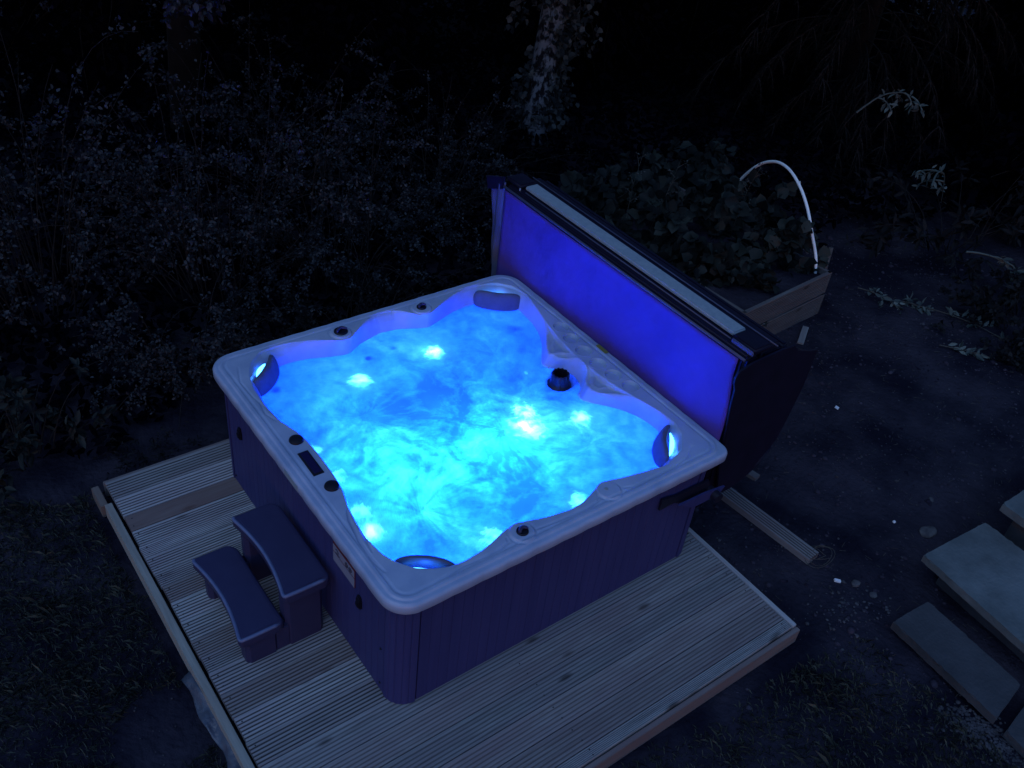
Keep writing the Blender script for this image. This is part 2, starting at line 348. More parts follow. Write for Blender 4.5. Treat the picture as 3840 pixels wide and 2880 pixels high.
CUPS = [(1.943, 1.333), (1.921, 1.209), (1.907, 1.076), (1.901, .94), (1.909, .811), (1.928, .684)]
FILT = (1.690, 1.000)
def pdist(x, y, pl):
    q = np.full(x.shape, 9.0)
    for k in range(len(pl) - 1):
        ax, ay = pl[k]; bx, by = pl[k + 1]; ux, uy = bx - ax, by - ay; h_ = np.clip(((x - ax) * ux + (y - ay) * uy) / (ux * ux + uy * uy), 0, 1)
        q = np.minimum(q, np.hypot(x - ax - h_ * ux, y - ay - h_ * uy))
    return q
SHELF = [([(1.800, .865), (1.771, .824), (1.780, .785), (1.82, .772)], .007), ([(1.712, .745), (1.784, .735), (1.84, .690)], .006),
         ([(1.816, 1.151), (1.779, 1.187), (1.805, 1.235), (1.84, 1.262)], .007), ([(1.724, 1.175), (1.773, 1.230), (1.836, 1.332)], .006)]
GROOVES = [([(.246, .066), (.385, .077), (.512, .073), (.60, .076), (.643, .087), (.655, .12)], .009), ([(.80, .088), (.876, .080), (1.0, .074), (1.105, .072), (1.175, .080), (1.20, .11)], .009),
           ([(1.34, .085), (1.412, .066), (1.54, .068), (1.66, .068), (1.78, .085), (1.88, .14)], .007), ([(.128, .66), (.095, .58), (.072, .44), (.068, .308), (.078, .22)], .012), ([(.122, .60), (.108, .47), (.088, .35)], .010),
           ([(.10, 1.55), (.086, 1.44), (.110, 1.36)], .006), ([(.125, 1.87), (.082, 1.74), (.088, 1.59), (.118, 1.42)], .005)]
def rimheight(x, y):
    dx = np.minimum(x, LX - x); dy = np.minimum(y, LY - y); d = np.where(dx < dy, dx, dy)
    rc = .13; cx = np.clip(x, rc, LX - rc); cy = np.clip(y, rc, LY - rc); dc = rc - np.hypot(x - cx, y - cy)
    d = np.where((dx < rc) & (dy < rc), dc, d)
    z = .785 + .007 * sm((d - .030) / .008) - .005 * sm((d - .052) / .006) + .004 * sm((d - .064) / .010)
    for pl, dep in GROOVES:
        q = np.full(x.shape, 9.0); tt = np.zeros(x.shape); n_ = len(pl) - 1
        for k in range(n_):
            ax, ay = pl[k]; bx, by = pl[k + 1]; ux, uy = bx - ax, by - ay; h_ = np.clip(((x - ax) * ux + (y - ay) * uy) / (ux * ux + uy * uy), 0, 1)
            dd = np.hypot(x - ax - h_ * ux, y - ay - h_ * uy); tt = np.where(dd < q, (k + h_) / n_, tt); q = np.minimum(q, dd)
        z = z - dep * np.exp(-(q / .0055) ** 2) * np.sin(PI * np.clip(tt, 0, 1)) ** .4
    for kx, ky, _ in KNOBS:
        q = np.hypot(x - kx, y - ky); z = z + .007 * (1 - sm((q - .056) / .008)) - .003 * np.exp(-((q - .068) / .006) ** 2)
    for kx, ky in CUPS:
        q = np.hypot(x - kx, y - ky); z = z - .020 * (1 - sm((q - .042) / .007)) + .0020 * np.exp(-((q - .0515) / .003) ** 2)
    return z
for i, zz in enumerate(zs):
    if zz is None: Z[i] = rimheight(X[i], Y[i])
    elif not isinstance(zz, tuple): Z[i] = zz
ztop = Z[RIMN - 1].copy()
for i, zz in enumerate(zs):
    if isinstance(zz, tuple):
        t = zz[1]; wid = (r1 - r2)
        wb = sm((wid - .04) / .10); prof = wb * (.26 * sm(t / .14) + .10 * t + .64 * sm((t - .62) / .38)) + (1 - wb) * sm(t * .55) / sm(.55)  # steep wall, gentler by the filter shelf
        Z[i] = ztop * (1 - prof) + .683 * prof
        # moulded ripples of the filter shelf
        x, y = X[i], Y[i]; q = np.hypot(x - FILT[0], y - FILT[1]); msk = sm((.42 - q) / .08) * sm((x - 1.55) / .06); e_ = sm(t * 6) * sm((1 - t) * 5)
        Z[i] += msk * (.012 * np.exp(-((q - .140) / .010) ** 2) * sm(t * 5) + .007 * np.exp(-((q - .185) / .012) ** 2) * e_ )
        for pl, am in SHELF: Z[i] += am * .7 * np.exp(-(pdist(x, y, pl) / .011) ** 2) * sm(t * 8) * sm((1 - t) * 6)
nr = len(rings); V = np.stack([X, Y, Z], -1).reshape(-1, 3); F = []
ii, jj = np.meshgrid(np.arange(nr - 1), np.arange(NT), indexing='ij'); a = ii * NT + jj; b = ii * NT + (jj + 1) % NT
F = np.stack([a, a + NT, b + NT, b], -1).reshape(-1, 4)
tub = empty('hot_tub', (1.02, 1.0, 0), label='square hot tub with glowing blue water, pale rim and dark panelled cabinet on the deck', cat='hot tub')
me = npmesh('shell', V, F[:, ::-1])
shell = link('shell', me, M_shell, tub, True)
# cabinet
def cabinet_loop(ins, z, n=24, rc=.10):
    pts = []
    for (x, y, a0) in ((LX - ins, ins, -90), (LX - ins, LY - ins, 0), (ins, LY - ins, 90), (ins, ins, 180)):
        cx = x - rc if x > 1 else x + rc; cy = y - rc if y > 1 else y + rc
        for k in range(n + 1): a = R(a0 + 90 * k / n); pts.append((cx + rc * math.cos(a), cy + rc * math.sin(a)))
    return pts
def cab_panel(name, a, b, nx, ngr):
    """flat panel of tongue and groove vinyl between a and b (xy), outward normal nx"""
    mb = MB(); a = Vector((*a, 0)); b = Vector((*b, 0)); d = b - a; n = Vector((*nx, 0)); prof = []
    for k in range(ngr):
        t0, t1 = k / ngr, (k + 1) / ngr; e = .0022 / d.length
        prof += [(t0 + e, .0), (t1 - e, .0), (t1 - e * .3, -.0022), (t1 + e * .3, -.0022)]
    prof = prof[:-2]; lo = []; hi = []
    for t, q in prof:
        p = a + d * t + n * q; lo.append(mb.bm.verts.new((p.x, p.y, .006))); hi.append(mb.bm.verts.new((p.x, p.y, .735)))
    for k in range(len(prof) - 1): mb.bm.faces.new((lo[k], lo[k + 1], hi[k + 1], hi[k]))
    p = a - n * .02; q = b - n * .02
    c0, c1, c2, c3 = [mb.bm.verts.new(v) for v in ((p.x, p.y, .006), (q.x, q.y, .006), (q.x, q.y, .735), (p.x, p.y, .735))]
    mb.bm.faces.new((c1, c0, c3, c2)); mb.bm.faces.new([c0] + lo + [c1]); mb.bm.faces.new([c3, c2] + hi[::-1])
    mb.bm.faces.new((c0, c3, hi[0], lo[0])); mb.bm.faces.new((c1, lo[-1], hi[-1], c2))
    return mb.build(name, M_cab, tub)
I = .045
cab_panel('side_panel', (.158, I), (LX - .158, I), (0, -1), 30)
cab_panel('side_panel', (I, LY - .158), (I, .158), (-1, 0), 30)
cab_panel('side_panel', (LX - .158, LY - I), (.158, LY - I), (0, 1), 30)
cab_panel('side_panel', (LX - I, .158), (LX - I, LY - .158), (1, 0), 30)
for (sx, sy) in ((0, 0), (1, 0), (1, 1), (0, 1)):
    mb = MB(); cx = (I - .004 + .11) if sx == 0 else LX - (I - .004 + .11); cy = (I - .004 + .11) if sy == 0 else LY - (I - .004 + .11); rr = .11
    ux = -1 if sx == 0 else 1; uy = -1 if sy == 0 else 1; outl = []; seq = []
    angs = [R(t) for t in np.linspace(0, 90, 37)]
    outl = [(cx + ux * rr, cy)]; 
    for i, a in enumerate(angs):
        g = .003 if i in (7, 14, 22, 29) else 0
        outl.append((cx + ux * (rr - g) * math.cos(a), cy + uy * (rr - g) * math.sin(a)))
    outl.append((cx, cy + uy * rr)); outl += [(cx, cy + uy * (rr - .03))]
    for a in angs[::-1][::3]: outl.append((cx + ux * (rr - .03) * math.cos(a), cy + uy * (rr - .03) * math.sin(a)))
    outl += [(cx + ux * (rr - .03), cy)]
    clean = [outl[0]]
    for p in outl[1:]:
        if math.hypot(p[0] - clean[-1][0], p[1] - clean[-1][1]) > 1e-4: clean.append(p)
    mb.prism(clean, .004, .735); mb.build('corner_post', M_cab, tub)
for (y, z) in ((.21, .38), (.21, .02), (1.83, .38), (1.83, .02)):
    pass
# latches on the left side
for (y, z) in ((1.707, .468), (.381, .446)):
    mb = MB(); mb.box((I - .016, y - .020, z - .034), (I + .004, y + .020, z + .030), .006)
    mb.box((I - .022, y - .013, z - .02), (I - .012, y + .013, z + .012), .004)
    mb.box((I - .012, y - .014, z + .026), (I + .002, y + .014, z + .045), .004); mb.build('cover_latch', M_black, tub, smooth='auto')
for (y, z) in ((.185, .32), (.185, .06), (1.835, .05)):
    MB().lathe([(.001, 0), (.006, .0), (.006, .004), (.001, .006)], (0, 0, 0), 10).build('screw_cap', M_black, tub, loc=None).location = Vector((I - .002, y, z)) - tub.location
# pale thumb plate at the middle of the left lip
MB().box((-.004, .90, .735), (.004, 1.045, .772), .002).build('lip_plate', M_bar, tub)
# knobs, caps, air controls
for kx, ky, real in KNOBS:
    if real:
        zt = float(rimheight(np.array([kx]), np.array([ky]))[0]) - .001
        sc_ = 1.12 if kx < .76 and ky > 1 else .82
        kb = MB().lathe([(.036 * sc_, -.006), (.036 * sc_, .006), (.032 * sc_, .010), (.028 * sc_, .007), (.001, .006)], (kx, ky, zt), 40).build('diverter_knob', M_black, tub, smooth='auto')
        pts = [(kx + .030 * sc_ * math.cos(a) * (1 if a < 3 else 1), ky + .012 * sc_ * math.sin(a * 2 - 1.2), zt + .017) for a in np.linspace(0, PI, 12)]
        MB().tube(pts, [.003 + .007 * math.sin(PI * k / 11) ** .7 for k in range(12)], 8).build('handle', M_step, kb, smooth=True)
    else:
        MB().lathe([(.010, .0), (.010, .002), (.001, .003)], (kx - .01, ky + .01, float(rimheight(np.array([kx]), np.array([ky]))[0]) + .0), 16).build('cap_dimple', M_bar, tub)
for (bx, by) in ((.129, 1.180), (.128, .805)):
    MB().lathe([(.036, -.004), (.037, .006), (.034, .013), (.022, .018), (.001, .0195)], (bx, by, .787), 40).build('air_control', M_black, tub, smooth='auto')
z0 = .792
cp = MB().prism([(.0855, .906), (.141, .906), (.143, 1.085), (.0885, 1.085)], z0 - .004, z0 + .006, .003).build('control_panel', M_black, tub, smooth='auto')
MB().prism([(.094, .915), (.133, .915), (.134, 1.075), (.096, 1.075)], z0 + .0065, z0 + .0085, .001).build('display', mat('display_glass', (.015, .013, .06), .12, .6), cp)
MB().prism([(2.000, .99), (2.028, .99), (2.030, 1.08), (2.003, 1.08)], .792, .7935).build('warning_sticker', M_yellow, tub)
# badge
bd = MB().box((I - .0045, .425, .498), (I - .001, .632, .652), 0).build('maker_badge', M_red, tub)
MB().box((I - .0065, .427, .570), (I - .004, .630, .612), 0).box((I - .0065, .427, .502), (I - .004, .630, .560), 0).build('badge_plate', M_label, bd)
def ring(cx, cz, r, w, m, par, nm, x=I - .0078, sx=1.0, a0=0, a1=360):
    mb = MB(); mb.tube([(x, cx + r * sx * math.cos(R(a)), cz + r * math.sin(R(a))) for a in np.linspace(a0, a1, 28)], w, 6); mb.build(nm, m, par)
ring(.590, .591, .013, .0025, M_ink, bd, 'badge_letter', a0=40, a1=320); ring(.572, .585, .009, .0022, M_ink, bd, 'badge_letter', a0=-160, a1=60)
for cy_ in (.497, .462):
    ring(cy_, .591, .012, .0024, M_ink, bd, 'badge_letter'); ring(cy_, .591, .004, .003, M_ink, bd, 'badge_letter')
# pillows with waterfall lights behind
def pillow(cx, cy, ang, tilt, ln=.27, z=.735):
    """ang: direction of the outward normal (towards the corner)"""
    mb = MB(); n = Vector((math.cos(R(ang)), math.sin(R(ang)), 0)); t = Vector((-n.y, n.x, 0)); up = (Vector((0, 0, 1)) + n * tilt).normalized()
    secs = []; NS = 22
    for k in range(NS + 1):
        u = k / NS * 2 - 1; w = (1 - abs(u) ** 5) ** .5 * .5 + .02; h = .062 * w * 2 ; dp = .019 * (w * 2) ** .7
        c = Vector((cx, cy, z)) + t * u * ln / 2 - n * (.035 * (1 - u * u) - .02)
        secs.append([mb.bm.verts.new(c + up * h * math.copysign(abs(math.sin(a)) ** .7, math.sin(a)) - n * dp * math.copysign(abs(math.cos(a)) ** .8, math.cos(a))) for a in np.linspace(0, 2 * PI, 20, endpoint=False)])
    for p, q in zip(secs, secs[1:]):
        for k in range(20): mb.bm.faces.new((p[k], p[(k + 1) % 20], q[(k + 1) % 20], q[k]))
    mb.bm.faces.new(secs[0]); mb.bm.faces.new(secs[-1][::-1])
    pl = mb.build('pillow', M_pillow, tub, smooth='auto')
    # lit waterfall slot between pillow and corner wall
    pts = []
    for k in range(13):
        u = (k / 12 * 2 - 1) * .62; c = Vector((cx, cy, z + .016)) + t * u * ln / 2 + n * (.030 + .022 * (1 - u * u * 1.6)); pts.append(c)
    MB().tube(pts, [.003 + .010 * math.sin(PI * k / 12) for k in range(13)], 8).build('waterfall_light', M_led, tub, smooth=True)
    d = bpy.data.lights.new('waterfall_lamp', 'POINT'); d.energy = .16; d.color = (.02, .16, 1); d.shadow_soft_size = .01
    o = bpy.data.objects.new('waterfall_lamp', d); c = Vector((cx, cy, z + .03)) + n * .035; o.location = c; COL.objects.link(o)
pillow(.258, 1.795, 135, .35, .31, .728); pillow(1.815, 1.815, 52, .35, .31, .728); pillow(1.795, .267, -45, .35, .30, .728); pillow(.283, .212, 232, .35, .30, .728)
# filter: floating weir basket in its niche
fx, fy = 1.672, .992
fl = MB().lathe([(.085, -.10), (.082, -.02), (.066, -.006), (.055, .006), (.052, .03), (.051, .060), (.046, .070), (.040, .068), (.038, .04), (.036, -.05), (.001, -.05)], (fx, fy, .70), 120,
     wob=lambda u, z: (.06 * (1 if math.sin(u * 2 * PI * 12) > 0 else -1) if .035 < z < .075 else .08 * noise.noise((math.cos(u * 6.28) * 3, math.sin(u * 6.28) * 3, z * 30)))).build('filter_basket', M_black, tub, smooth='auto')
# jets below the water line
for (x, y, z) in ((.30, 1.80, .60), (.25, 1.66, .56), (.90, 1.80, .60), (1.09, 1.82, .60), (1.83, 1.66, .60), (1.80, 1.50, .56), (1.84, .36, .60), (1.74, .24, .60), (.5, .25, .55), (1.62, 1.80, .57)):
    MB().lathe([(.030, 0), (.030, .012), (.022, .016), (.018, .006), (.001, .006)], (0, 0, 0), 28).build('water_jet', M_black, tub, smooth='auto').matrix_local = \
        Matrix.Translation(Vector((x, y, z)) - tub.location) @ (Vector((CX - x, CY - y, .8)).to_track_quat('Z', 'Y').to_matrix().to_4x4())

# ------------------------------------------------------------------ water
NR, NTW = 170, 560
thw = np.linspace(0, 2 * PI, NTW, endpoint=False); rw = np.interp(thw, np.r_[TH, 2 * PI], np.r_[r2, r2[0]]) + .006
fr = np.linspace(0.004, 1, NR)
Xw = CX + np.outer(fr, rw * np.cos(thw)); Yw = CY + np.outer(fr, rw * np.sin(thw))
pts = np.stack([Xw.ravel(), Yw.ravel()], -1)
zw = np.zeros(len(pts)); fo = np.zeros(len(pts))
def fb(x, y, z, o=4): return noise.fractal((x, y, z), .7, 2.1, o)
JETS = [(.263, 1.703), (.840, 1.720), (1.015, 1.738), (1.785, 1.552), (1.765, .283), (1.650, .170)]
CENT = [(1.15, .78, 1.0), (.46, .52, .8), (.62, 1.25, .6), (1.5, 1.45, .5), (1.45, .5, .5)]
for i, (x, y) in enumerate(pts):
    wx = fb(x * 2.2, y * 2.2, 3.1, 3) * .12; wy = fb(x * 2.2 + 9, y * 2.2, 7.7, 3) * .12
    acc = 0; ws = 0
    for cx, cy, wgt in CENT:
        dx, dy = x - cx + wx * .4, y - cy + wy * .4; r = math.hypot(dx, dy) + 1e-5; a = math.atan2(dy, dx); k = wgt * math.exp(-r * 2.6)
        ca, sa = dx / r, dy / r
        acc += k * (noise.noise((ca * 7, sa * 7, r * 2.6 + cx * 5)) * .6 + noise.noise((ca * 17, sa * 17, r * 5 + cx * 9)) * .35 + noise.noise((ca * 40, sa * 40, r * 12)) * .2); ws += k
    streak = acc / (ws + .05)
    base = fb(x * 2.0 + wx * 3, y * 2.0 + wy * 3, 1.5, 5)
    fine = fb(x * 13 + wx * 8, y * 13 + wy * 8, 4.5, 4)
    grain = noise.noise((x * 70, y * 70, 1.7)) * .5 + noise.noise((x * 140, y * 140, 5.7)) * .5
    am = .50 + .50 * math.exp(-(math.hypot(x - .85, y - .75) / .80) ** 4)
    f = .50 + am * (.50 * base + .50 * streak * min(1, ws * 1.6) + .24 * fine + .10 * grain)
    dz = .0006 * fine + .0008 * base
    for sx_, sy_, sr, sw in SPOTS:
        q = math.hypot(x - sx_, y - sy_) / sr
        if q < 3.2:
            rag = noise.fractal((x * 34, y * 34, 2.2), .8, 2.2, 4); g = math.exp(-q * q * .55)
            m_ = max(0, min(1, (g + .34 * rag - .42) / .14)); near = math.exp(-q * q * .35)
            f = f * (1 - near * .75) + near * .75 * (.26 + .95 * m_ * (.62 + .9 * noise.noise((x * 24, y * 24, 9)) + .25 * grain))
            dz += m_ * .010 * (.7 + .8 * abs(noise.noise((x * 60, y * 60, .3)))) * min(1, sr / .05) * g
    for jx, jy in JETS:
        q = math.hypot(x - jx, y - jy) / .020
        if q < 3: f -= .55 * math.exp(-q * q) * (.6 + .6 * fine); dz -= .004 * math.exp(-q * q)
    zw[i] = .690 + dz; fo[i] = min(1.15, max(.0, f))
ii, jj = np.meshgrid(np.arange(NR - 1), np.arange(NTW), indexing='ij'); a = ii * NTW + jj; b = ii * NTW + (jj + 1) % NTW
Fw = np.stack([a, a + NTW, b + NTW, b], -1).reshape(-1, 4)
wme = npmesh('water', np.c_[pts, zw], Fw, {'foam': fo})
mw = bpy.data.materials.new('bubbling_water'); mw.use_nodes = True; nt = mw.node_tree; nt.nodes.remove(nt.nodes['Principled BSDF'])
at = N(mw, 'ShaderNodeAttribute', attribute_name='foam'); tc = N(mw, 'ShaderNodeTexCoord')
nz = N(mw, 'ShaderNodeTexNoise', i_Scale=55, i_Detail=4, i_Distortion=1.2); L(mw, tc.outputs['Object'], nz.inputs['Vector'])
ma = N(mw, 'ShaderNodeMath', operation='MULTIPLY_ADD'); ma.inputs[1].default_value = .22; L(mw, nz.outputs[0], ma.inputs[0]); L(mw, at.outputs['Fac'], ma.inputs[2])
rp = N(mw, 'ShaderNodeValToRGB'); e = rp.color_ramp.elements; e[0].position = .25; e[0].color = (.10, .16, .30, 1); e[1].position = 1.0; e[1].color = (.95, .97, 1, 1); e.new(.6).color = (.30, .48, .62, 1)
L(mw, ma.outputs[0], rp.inputs[0])
bp = N(mw, 'ShaderNodeBump', i_Strength=.12, i_Distance=.004); L(mw, ma.outputs[0], bp.inputs['Height'])
tr = N(mw, 'ShaderNodeBsdfTranslucent'); L(mw, rp.outputs[0], tr.inputs[0]); L(mw, bp.outputs[0], tr.inputs[1])
df = N(mw, 'ShaderNodeBsdfDiffuse'); df.inputs[0].default_value = (.5, .6, .7, 1)
tp = N(mw, 'ShaderNodeBsdfTransparent'); tp.inputs[0].default_value = (.45, .7, .9, 1)
gl = N(mw, 'ShaderNodeBsdfGlossy', i_Roughness=.12); L(mw, bp.outputs[0], gl.inputs['Normal'])
m1 = N(mw, 'ShaderNodeMixShader'); m1.inputs[0].default_value = .12; L(mw, tr.outputs[0], m1.inputs[1]); L(mw, df.outputs[0], m1.inputs[2])
mr = N(mw, 'ShaderNodeMapRange'); mr.inputs[1].default_value = .3; mr.inputs[2].default_value = .75; mr.inputs[3].default_value = .30; mr.inputs[4].default_value = .04; L(mw, at.outputs['Fac'], mr.inputs[0])
m2 = N(mw, 'ShaderNodeMixShader'); L(mw, mr.outputs[0], m2.inputs[0]); L(mw, m1.outputs[0], m2.inputs[1]); L(mw, tp.outputs[0], m2.inputs[2])
fz = N(mw, 'ShaderNodeFresnel', i_IOR=1.33); m3 = N(mw, 'ShaderNodeMixShader'); L(mw, fz.outputs[0], m3.inputs[0]); L(mw, m2.outputs[0], m3.inputs[1]); L(mw, gl.outputs[0], m3.inputs[2])
L(mw, m3.outputs[0], nt.nodes['Material Output'].inputs[0])
link('water', wme, mw, None, True, kind='structure', label='bubbling blue lit water filling the hot tub', cat='water')

# ------------------------------------------------------------------ cover
cov = empty('spa_cover', (2.2, 1.1, .35), label='dark folded spa cover standing upright on the far right side of the hot tub', cat='cover')
# near panel, with the pale liner towards the water
def slab(name, m, x0, x1, y0, y1, z0, z1, bev=.02, seg=3, parent=cov): return MB().box((x0, y0, z0), (x1, y1, z1), bev, seg=seg).build(name, m, parent, smooth='auto')
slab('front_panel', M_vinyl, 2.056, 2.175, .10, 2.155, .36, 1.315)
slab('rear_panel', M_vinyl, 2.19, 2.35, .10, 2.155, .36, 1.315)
# liner sheet: slightly wavy, thin
NYL, NZL = 70, 36; V = []
for j in range(NZL + 1):
    for i in range(NYL + 1):
        u = i / NYL; v = j / NZL; y = .135 + u * (2.145 - .135); z = .37 + v * .932
        if j == NZL: z -= .0
        b_ = .006 * noise.noise((y * 1.7, z * 2.0, 5)) - .010 * math.exp(-((y - 1.75) / .10) ** 2 - ((z - 1.0) / .16) ** 2) * (1 if v < .9 else 0) + .012 * math.exp(-((y - .35) / .10) ** 2 - ((z - .93) / .10) ** 2)
        if u < .12: y -= .035 * (1 - u / .12) * max(0, math.sin(v * 4.2 - .6))
        V.append((2.052 - .004 - b_ * 1.0, y, z))
F = [(j * (NYL + 1) + i, j * (NYL + 1) + i + 1, (j + 1) * (NYL + 1) + i + 1, (j + 1) * (NYL + 1) + i) for j in range(NZL) for i in range(NYL)]
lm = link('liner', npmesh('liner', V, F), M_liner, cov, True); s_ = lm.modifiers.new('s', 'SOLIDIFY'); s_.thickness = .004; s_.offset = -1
# piping along the upper seam, top band, recess, bar, sleeves
MB().tube([(2.050, .10, 1.312), (2.048, 1.1, 1.314), (2.050, 2.16, 1.318)], .008, 8).build('piping', M_flap, cov, smooth=True)
slab('top_band', M_vinyl, 2.060, 2.325, .105, 2.15, 1.300, 1.334, .012)
MB().tube([(2.098, .25, 1.336), (2.098, 2.0, 1.337)], .004, 8).build('seam', M_flap, cov, smooth=True)
MB().tube([(2.268, .08, 1.337), (2.268, 2.15, 1.340)], .004, 8).build('seam', M_flap, cov, smooth=True)
slab('lift_bar', M_bar, 2.118, 2.212, .252, 2.035, 1.338, 1.362, .007)
slab('bar_sleeve', M_vinyl, 2.092, 2.222, .083, .249, 1.337, 1.366, .012)
slab('sleeve_lip', M_flap, 2.078, 2.092, .085, .232, 1.330, 1.357, .005)
slab('bar_sleeve', M_vinyl, 2.085, 2.222, 2.045, 2.20, 1.337, 1.366, .012)
slab('bar_clip', M_bar, 2.083, 2.092, 2.040, 2.052, 1.325, 1.352, .003)
# end skirt: black vinyl hanging at the near end, wider than the folded panels
prof = [(2.005, 1.268), (1.990, 1.235), (1.998, 1.19), (2.022, 1.15), (2.032, 1.05), (2.052, .90), (2.062, .80), (2.075, .60), (2.10, .50), (2.12, .40), (2.17, .362), (2.25, .365), (2.34, .385), (2.43, .42), (2.52, .50), (2.585, .58), (2.615, .72),
        (2.628, .95), (2.632, 1.20), (2.56, 1.215), (2.44, 1.262), (2.40, 1.305), (2.30, 1.315), (2.09, 1.300)]
MB().poly3([(x, .098 + .012 * math.sin(z * 6 + x * 4) - .01, z) for x, z in prof], .012, (0, -1, 0)).build('end_skirt', M_vinyl, cov, smooth='auto')
MB().tube([(2.10, .086, .352), (2.19, .084, .352), (2.28, .082, .372), (2.37, .08, .40), (2.46, .08, .455), (2.54, .08, .53)], .009, 8).build('skirt_hem', M_vinyl, cov, smooth=True)
slab('rear_skirt', M_vinyl, 2.352, 2.40, .10, 2.155, .40, 1.30, .015)
# far flap folded outwards
V = []; NU, NV = 10, 26
for j in range(NV + 1):
    for i in range(NU + 1):
        u = i / NU; v = j / NV; zt = 1.345 + .03 * math.sin(u * PI * .6) - .05 * u; z = .38 + v * (zt - .38); y = 2.158 + u * (.055 + .095 * v ** 1.6)
        V.append((2.060 + .012 * math.sin(u * 7 + v * 3) + .012 * noise.noise((u * 2, v * 5, 1)), y, z))
F = [(j * (NU + 1) + i, j * (NU + 1) + i + 1, (j + 1) * (NU + 1) + i + 1, (j + 1) * (NU + 1) + i) for j in range(NV) for i in range(NU)]
fl_ = link('far_flap', npmesh('far_flap', V, F), M_flap, cov, True); s_ = fl_.modifiers.new('s', 'SOLIDIFY'); s_.thickness = .006
V2 = [(2.052, 2.16, 1.385), (2.052, 2.34, 1.315), (2.052, 2.315, 1.235), (2.052, 2.165, 1.30)]
MB().poly3(V2, .012, (-1, 0, 0)).build('flap_cuff', M_vinyl, cov)
# lifter bracket
br = empty('cover_lifter', (1.8, .04, .5), label='black steel cover lifter bracket bolted low on the right end of the cabinet', cat='bracket')
MB().poly3([(1.596, .036, .552), (1.60, .036, .628), (1.72, .036, .60), (1.95, .036, .60), (1.99, .036, .50), (1.85, .036, .478), (1.70, .036, .556)], .012, (0, -1, 0)).build('mount_plate', M_metal, br)
MB().poly3([(1.70, .0, .566), (1.83, .0, .486), (2.02, .0, .486), (2.06, .0, .53), (1.91, .0, .556)], .012, (0, -1, 0)).build('swing_plate', M_cab, br)
MB().tube([(1.98, .03, .51), (1.98, -.05, .51)], .03, 20).build('pivot', M_metal, br, smooth='auto')

# ------------------------------------------------------------------ plastic steps
st = empty('spa_steps', (-.22, .91, 0), label='dark moulded plastic two tread steps against the left side of the tub', cat='steps')
def tread(x0, x1, y0, y1, bow, z, th=.05):
    pts = []; rc = .045
    def arc(cx, cy, a0, a1, r=rc, n=7): return [(cx + r * math.cos(R(a0 + (a1 - a0) * k / n)), cy + r * math.sin(R(a0 + (a1 - a0) * k / n))) for k in range(n + 1)]
    pts += arc(x1 - rc, y0 + rc, -90, 0); pts += arc(x1 - rc, y1 - rc, 0, 90)
    r2_ = .03
    pts += arc(x0 + r2_, y1 - r2_, 90, 175, r2_)
    for k in range(1, 16):
        t = k / 16; pts.append((x0 + bow * math.sin(PI * t) ** .8 , (y1 - r2_ - .01) * (1 - t) + (y0 + r2_ + .01) * t))
    pts += arc(x0 + r2_, y0 + r2_, 185, 270, r2_)
    return pts
def inset(poly, d):
    out = []; n = len(poly)
    for k in range(n):
        a, b, c = Vector(poly[k - 1]), Vector(poly[k]), Vector(poly[(k + 1) % n]); t = (c - a).normalized(); nrm = Vector((-t.y, t.x)); out.append(tuple(b + nrm * d))
    return out
def tread(name, x0, x1, y0, y1, bow, z):
    def rnd(d, r): return r - math.sqrt(max(0, r * r - max(0, r - d) ** 2))
    ys_ = sorted(set([round(y0 + q, 5) for q in (0, .0012, .003, .006, .010, .015, .022, .03, .04, .05, .065)] + [round(y1 - q, 5) for q in (0, .0012, .003, .006, .010, .015, .022, .03, .04, .05, .065)] + [round(y0 + (y1 - y0) * k / 26, 5) for k in range(3, 24)]))
    def xf(y): u = (y - y0) / (y1 - y0); return x0 + bow * math.sin(PI * min(1, max(0, u))) ** .9 + rnd(y - y0, .030) + rnd(y1 - y, .034)
    def xb(y): return x1 - rnd(y - y0, .034) - rnd(y1 - y, .070)
    e = .017; secs = []; mb = MB()
    for y in ys_:
        d = min(y - y0, y1 - y); dz = rnd(d, e); a, b = xf(y), xb(y); sec = [(a + .016, z - .056), (a + .004, z - .052), (a, z - .044), (a, z - e)]
        for k in range(1, 6): t = R(18 * k); sec.append((a + e - e * math.cos(t), z - e + e * math.sin(t)))
        for k in range(0, 6): t = R(90 - 18 * k); sec.append((b - e + e * math.cos(t), z - e + e * math.sin(t)))
        sec += [(b, z - .044), (b - .012, z - .056)]
        secs.append([mb.bm.verts.new((x, y, min(q, z - dz))) for x, q in sec])
    for p, q in zip(secs, secs[1:]):
        for k in range(len(p)): mb.bm.faces.new((p[k], p[(k + 1) % len(p)], q[(k + 1) % len(p)], q[k]))
    mb.bm.faces.new(secs[0]); mb.bm.faces.new(secs[-1][::-1])
    td = mb.build(name, M_step, st, smooth='auto')
    mp_ = MB(); yy = [y for y in ys_ if y0 + .02 < y < y1 - .02]; lo = []
    for y in yy: lo.append([mp_.bm.verts.new(v) for v in ((xf(y) + .021, y, z - .001), (xf(y) + .022, y, z + .0022), (xb(y) - .022, y, z + .0022), (xb(y) - .021, y, z - .001))])
    for p, q in zip(lo, lo[1:]):
        for k in range(3): mp_.bm.faces.new((p[k], p[k + 1], q[k + 1], q[k]))
    mp_.bm.faces.new(lo[0]); mp_.bm.faces.new(lo[-1][::-1]); mp_.build('tread_pad', M_step, td, smooth='auto')
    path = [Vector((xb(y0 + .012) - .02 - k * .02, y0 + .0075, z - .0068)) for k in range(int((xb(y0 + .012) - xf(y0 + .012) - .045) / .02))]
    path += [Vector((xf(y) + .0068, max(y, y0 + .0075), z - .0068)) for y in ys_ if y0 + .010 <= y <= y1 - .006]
    MB().tube(path, [.004] + [.0092] * (len(path) - 2) + [.004], 10).build('nosing', M_stepedge, td, smooth=True)
